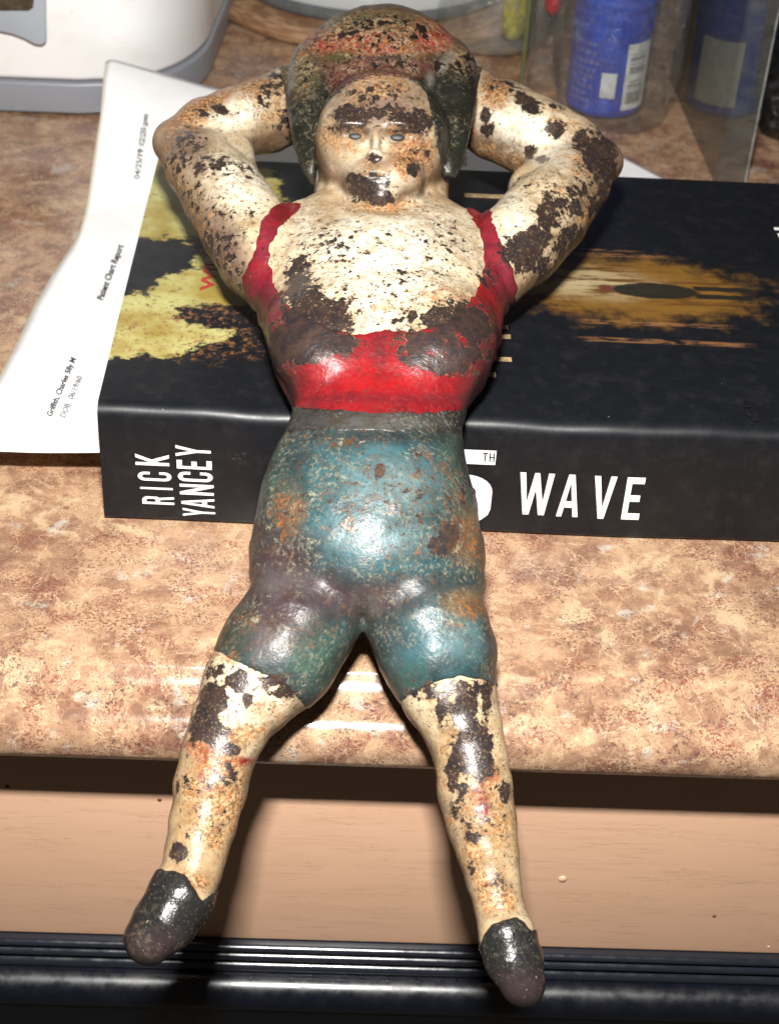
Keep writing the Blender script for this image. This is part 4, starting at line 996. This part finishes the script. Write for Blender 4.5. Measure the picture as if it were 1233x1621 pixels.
def wrap(cx, cy, rr, a0, a1, z0, z1, n=10, slant=0.):
    V = []; F_ = []
    for i in range(n+1):
        a = math.radians(a0+(a1-a0)*i/n)
        for z in (z0, z1): aa = a+slant*(z-z0); V.append((cx+rr*math.cos(aa), cy+rr*math.sin(aa), z))
    for i in range(n): F_.append((2*i, 2*i+2, 2*i+3, 2*i+1))
    return V, F_
def can_print(c, cx, cy, rr=1.66, qrfree=True):
    # barcode label, right of the front
    child('barcode_label', *wrap(cx, cy, rr+.015, -72, -22, .60, 3.50), CWH, c)
    lab = c.children[-1]
    r2 = random.Random(3); z = 3.05
    while z > .95:
        h = r2.choice((.03, .045, .07))
        if not (1.9 < z < 2.15): child('bar', *wrap(cx, cy, rr+.024, -66, -36, z-h, z, 6), CBAR, lab)
        z -= h+r2.choice((.05, .07, .11))
    child('pale_label_patch', *wrap(cx, cy, rr+.012, -106, -84, 1.15, 2.25, 5), CWH, c)
    for (z, a, b) in ((3.3, -158, -116), (2.9, -155, -118), (2.5, -158, -112), (2.18, -158, -115), (1.92, -156, -116), (1.68, -158, -124), (1.44, -156, -118), (1.12, -158, -128), (.82, -158, -116)):
        q = a
        while q < b-3:
            w_ = r2.choice((4, 7, 9)); w_ = min(w_, b-q); child('print_line', *wrap(cx, cy, rr+.012, q, q+w_, z, z+.17, 3), CPALE, c); q += w_+2.5
    for z in (2.75, .95): child('print_line', *wrap(cx, cy, rr+.010, -112, -78, z, z+.035, 5), CPALE, c)
p = hitz(957, 183, 0); c1x, c1y = 17.45, 30.3
can1 = canister(c1x, c1y, 'blue ribbed canister with white barcode label inside the clear plastic bag'); can_print(can1, c1x, c1y)
c2x, c2y = 22.75, 30.9  # added canister, stands in for the first one's reflection in the bin wall
can2 = canister(c2x, c2y, 'blue canister seen dimly behind the smoky plastic bin wall'); child('barcode_label', *wrap(c2x, c2y, 1.68, -150, -85, .75, 3.6), CWH, can2)
# the bag
bx_, by_ = 17.5, 29.9
V = []; Fc = []; nz, na = 46, 90
for j in range(nz+1):
    z = .06+j*.36
    grow = 1-.35*math.exp(-z*1.4)
    for k in range(na):
        a = 2*math.pi*k/na; ca, sa = math.cos(a), math.sin(a)
        rx = 2.6*grow; ry = 3.0*grow
        V.append((bx_+.2+rx*abs(ca)**.8*np.sign(ca), by_-.2+ry*abs(sa)**.8*np.sign(sa), z))
for j in range(nz):
    for k in range(na):
        a = j*na+k; b = j*na+(k+1) % na; Fc.append((a, b, b+na, a+na))
Fc.append(tuple(range(na-1, -1, -1)))
V = crumple(V, bx_, by_, .20, 11)
tag(link('plastic_bag', V, Fc, FILM, smooth=True, origin=(bx_, by_, 0)), 'crinkled clear plastic bag standing around the blue canister', 'bag')
# slim clear tube with red tip left of the bag
sx, sy = 14.95, 32.2
tube = thing('clear_tube', 'slim clear tube with a red tip between the glass jar and the bag', 'tube', (sx, sy, 0))
v, f = lathe([(.6, .1), (.72, .3), (.72, 8)], sx, sy, 24); child('sleeve', v, f, FILM, tube, True)
v, f = lathe([(.03, 3.3), (.38, 3.6), (.42, 4.1), (.42, 9), (.03, 9)], sx+.1, sy, 20); child('red_tip', v, f, simple('red_plastic', (.42, .01, .012), .3), tube, True)
v, f = box(sx-1.0, sx-.85, sy-.1, sy+.2, .1, 7); o = child('green_strip', v, f, simple('olive_strip', (.10, .11, .035), .5), tube)
# smoky bin: side wall, front strip, back
A1 = hitz(1130, 292, 0)[:2]; A2 = hitz(1080, 176, 0)[:2]; A3 = hitz(1176, 295, 0)[:2]
d = (A2-A1)/np.hypot(*(A2-A1)); A2 = A1+d*10.5
binr = thing('plastic_bin', 'smoky translucent plastic bin wall standing at the right behind the book', 'bin', (float(A1[0]), float(A1[1]), 0))
def wall(P, Qp, th, h, name):
    P = np.array(P); Qp = np.array(Qp); n = np.array([-(Qp-P)[1], (Qp-P)[0]]); n = n/np.hypot(*n)*th
    poly = [tuple(P), tuple(Qp), tuple(Qp+n), tuple(P+n)]
    if np.cross(Qp-P, n) < 0: poly = poly[::-1]
    o = child(name, *prism(poly, .05, h), BIN, binr); return o
wall(A1, A2, -.10, 18, 'side_wall'); wall(A1+np.array([.11, 0]), A3, .08, 18, 'front_wall')
v, f = lathe([(.045, .05), (.045, 18)], float(A3[0])+.04, float(A3[1]), 10); child('corner_bead', v, f, mat_film('corner_plastic', (.8, .8, .8), .7, .1, (.30, .30, .28)), binr, True)
# crinkled black plastic bag at the far right
V = []; Fc = []; nz, na = 60, 110; qx, qy = 26.3, 28.5
for j in range(nz+1):
    z = .05+j*.32
    for k in range(na):
        a = 2*math.pi*k/na; g = 1-.2*math.exp(-z)
        V.append((qx+2.7*g*math.cos(a), qy+3.4*g*math.sin(a), z))
for j in range(nz):
    for k in range(na):
        a = j*na+k; b = j*na+(k+1) % na; Fc.append((a, b, b+na, a+na))
V = crumple(V, qx, qy, .38, 21, 1.3)
BB = NT('black_crinkled_plastic'); BB.set(color=(.008, .009, .008), rough=.14, spec=.6, normal=BB.bump(BB.noise(1.6, 5, .6, None, 1.5), .9, .5))
tag(link('black_bag', V, Fc, BB.m, smooth=True, origin=(qx, qy, 0)), 'crinkled glossy black plastic bag at the far right edge', 'bag')
# dark wall behind everything
v, f = box(-45, 65, 56, 60, 0.01, 60)
wl = link('wall', v, f, simple('dark_wall', (.05, .045, .035), .6), origin=(0, 58, 0)); tag(wl, 'dark wall behind the counter', kind='structure')
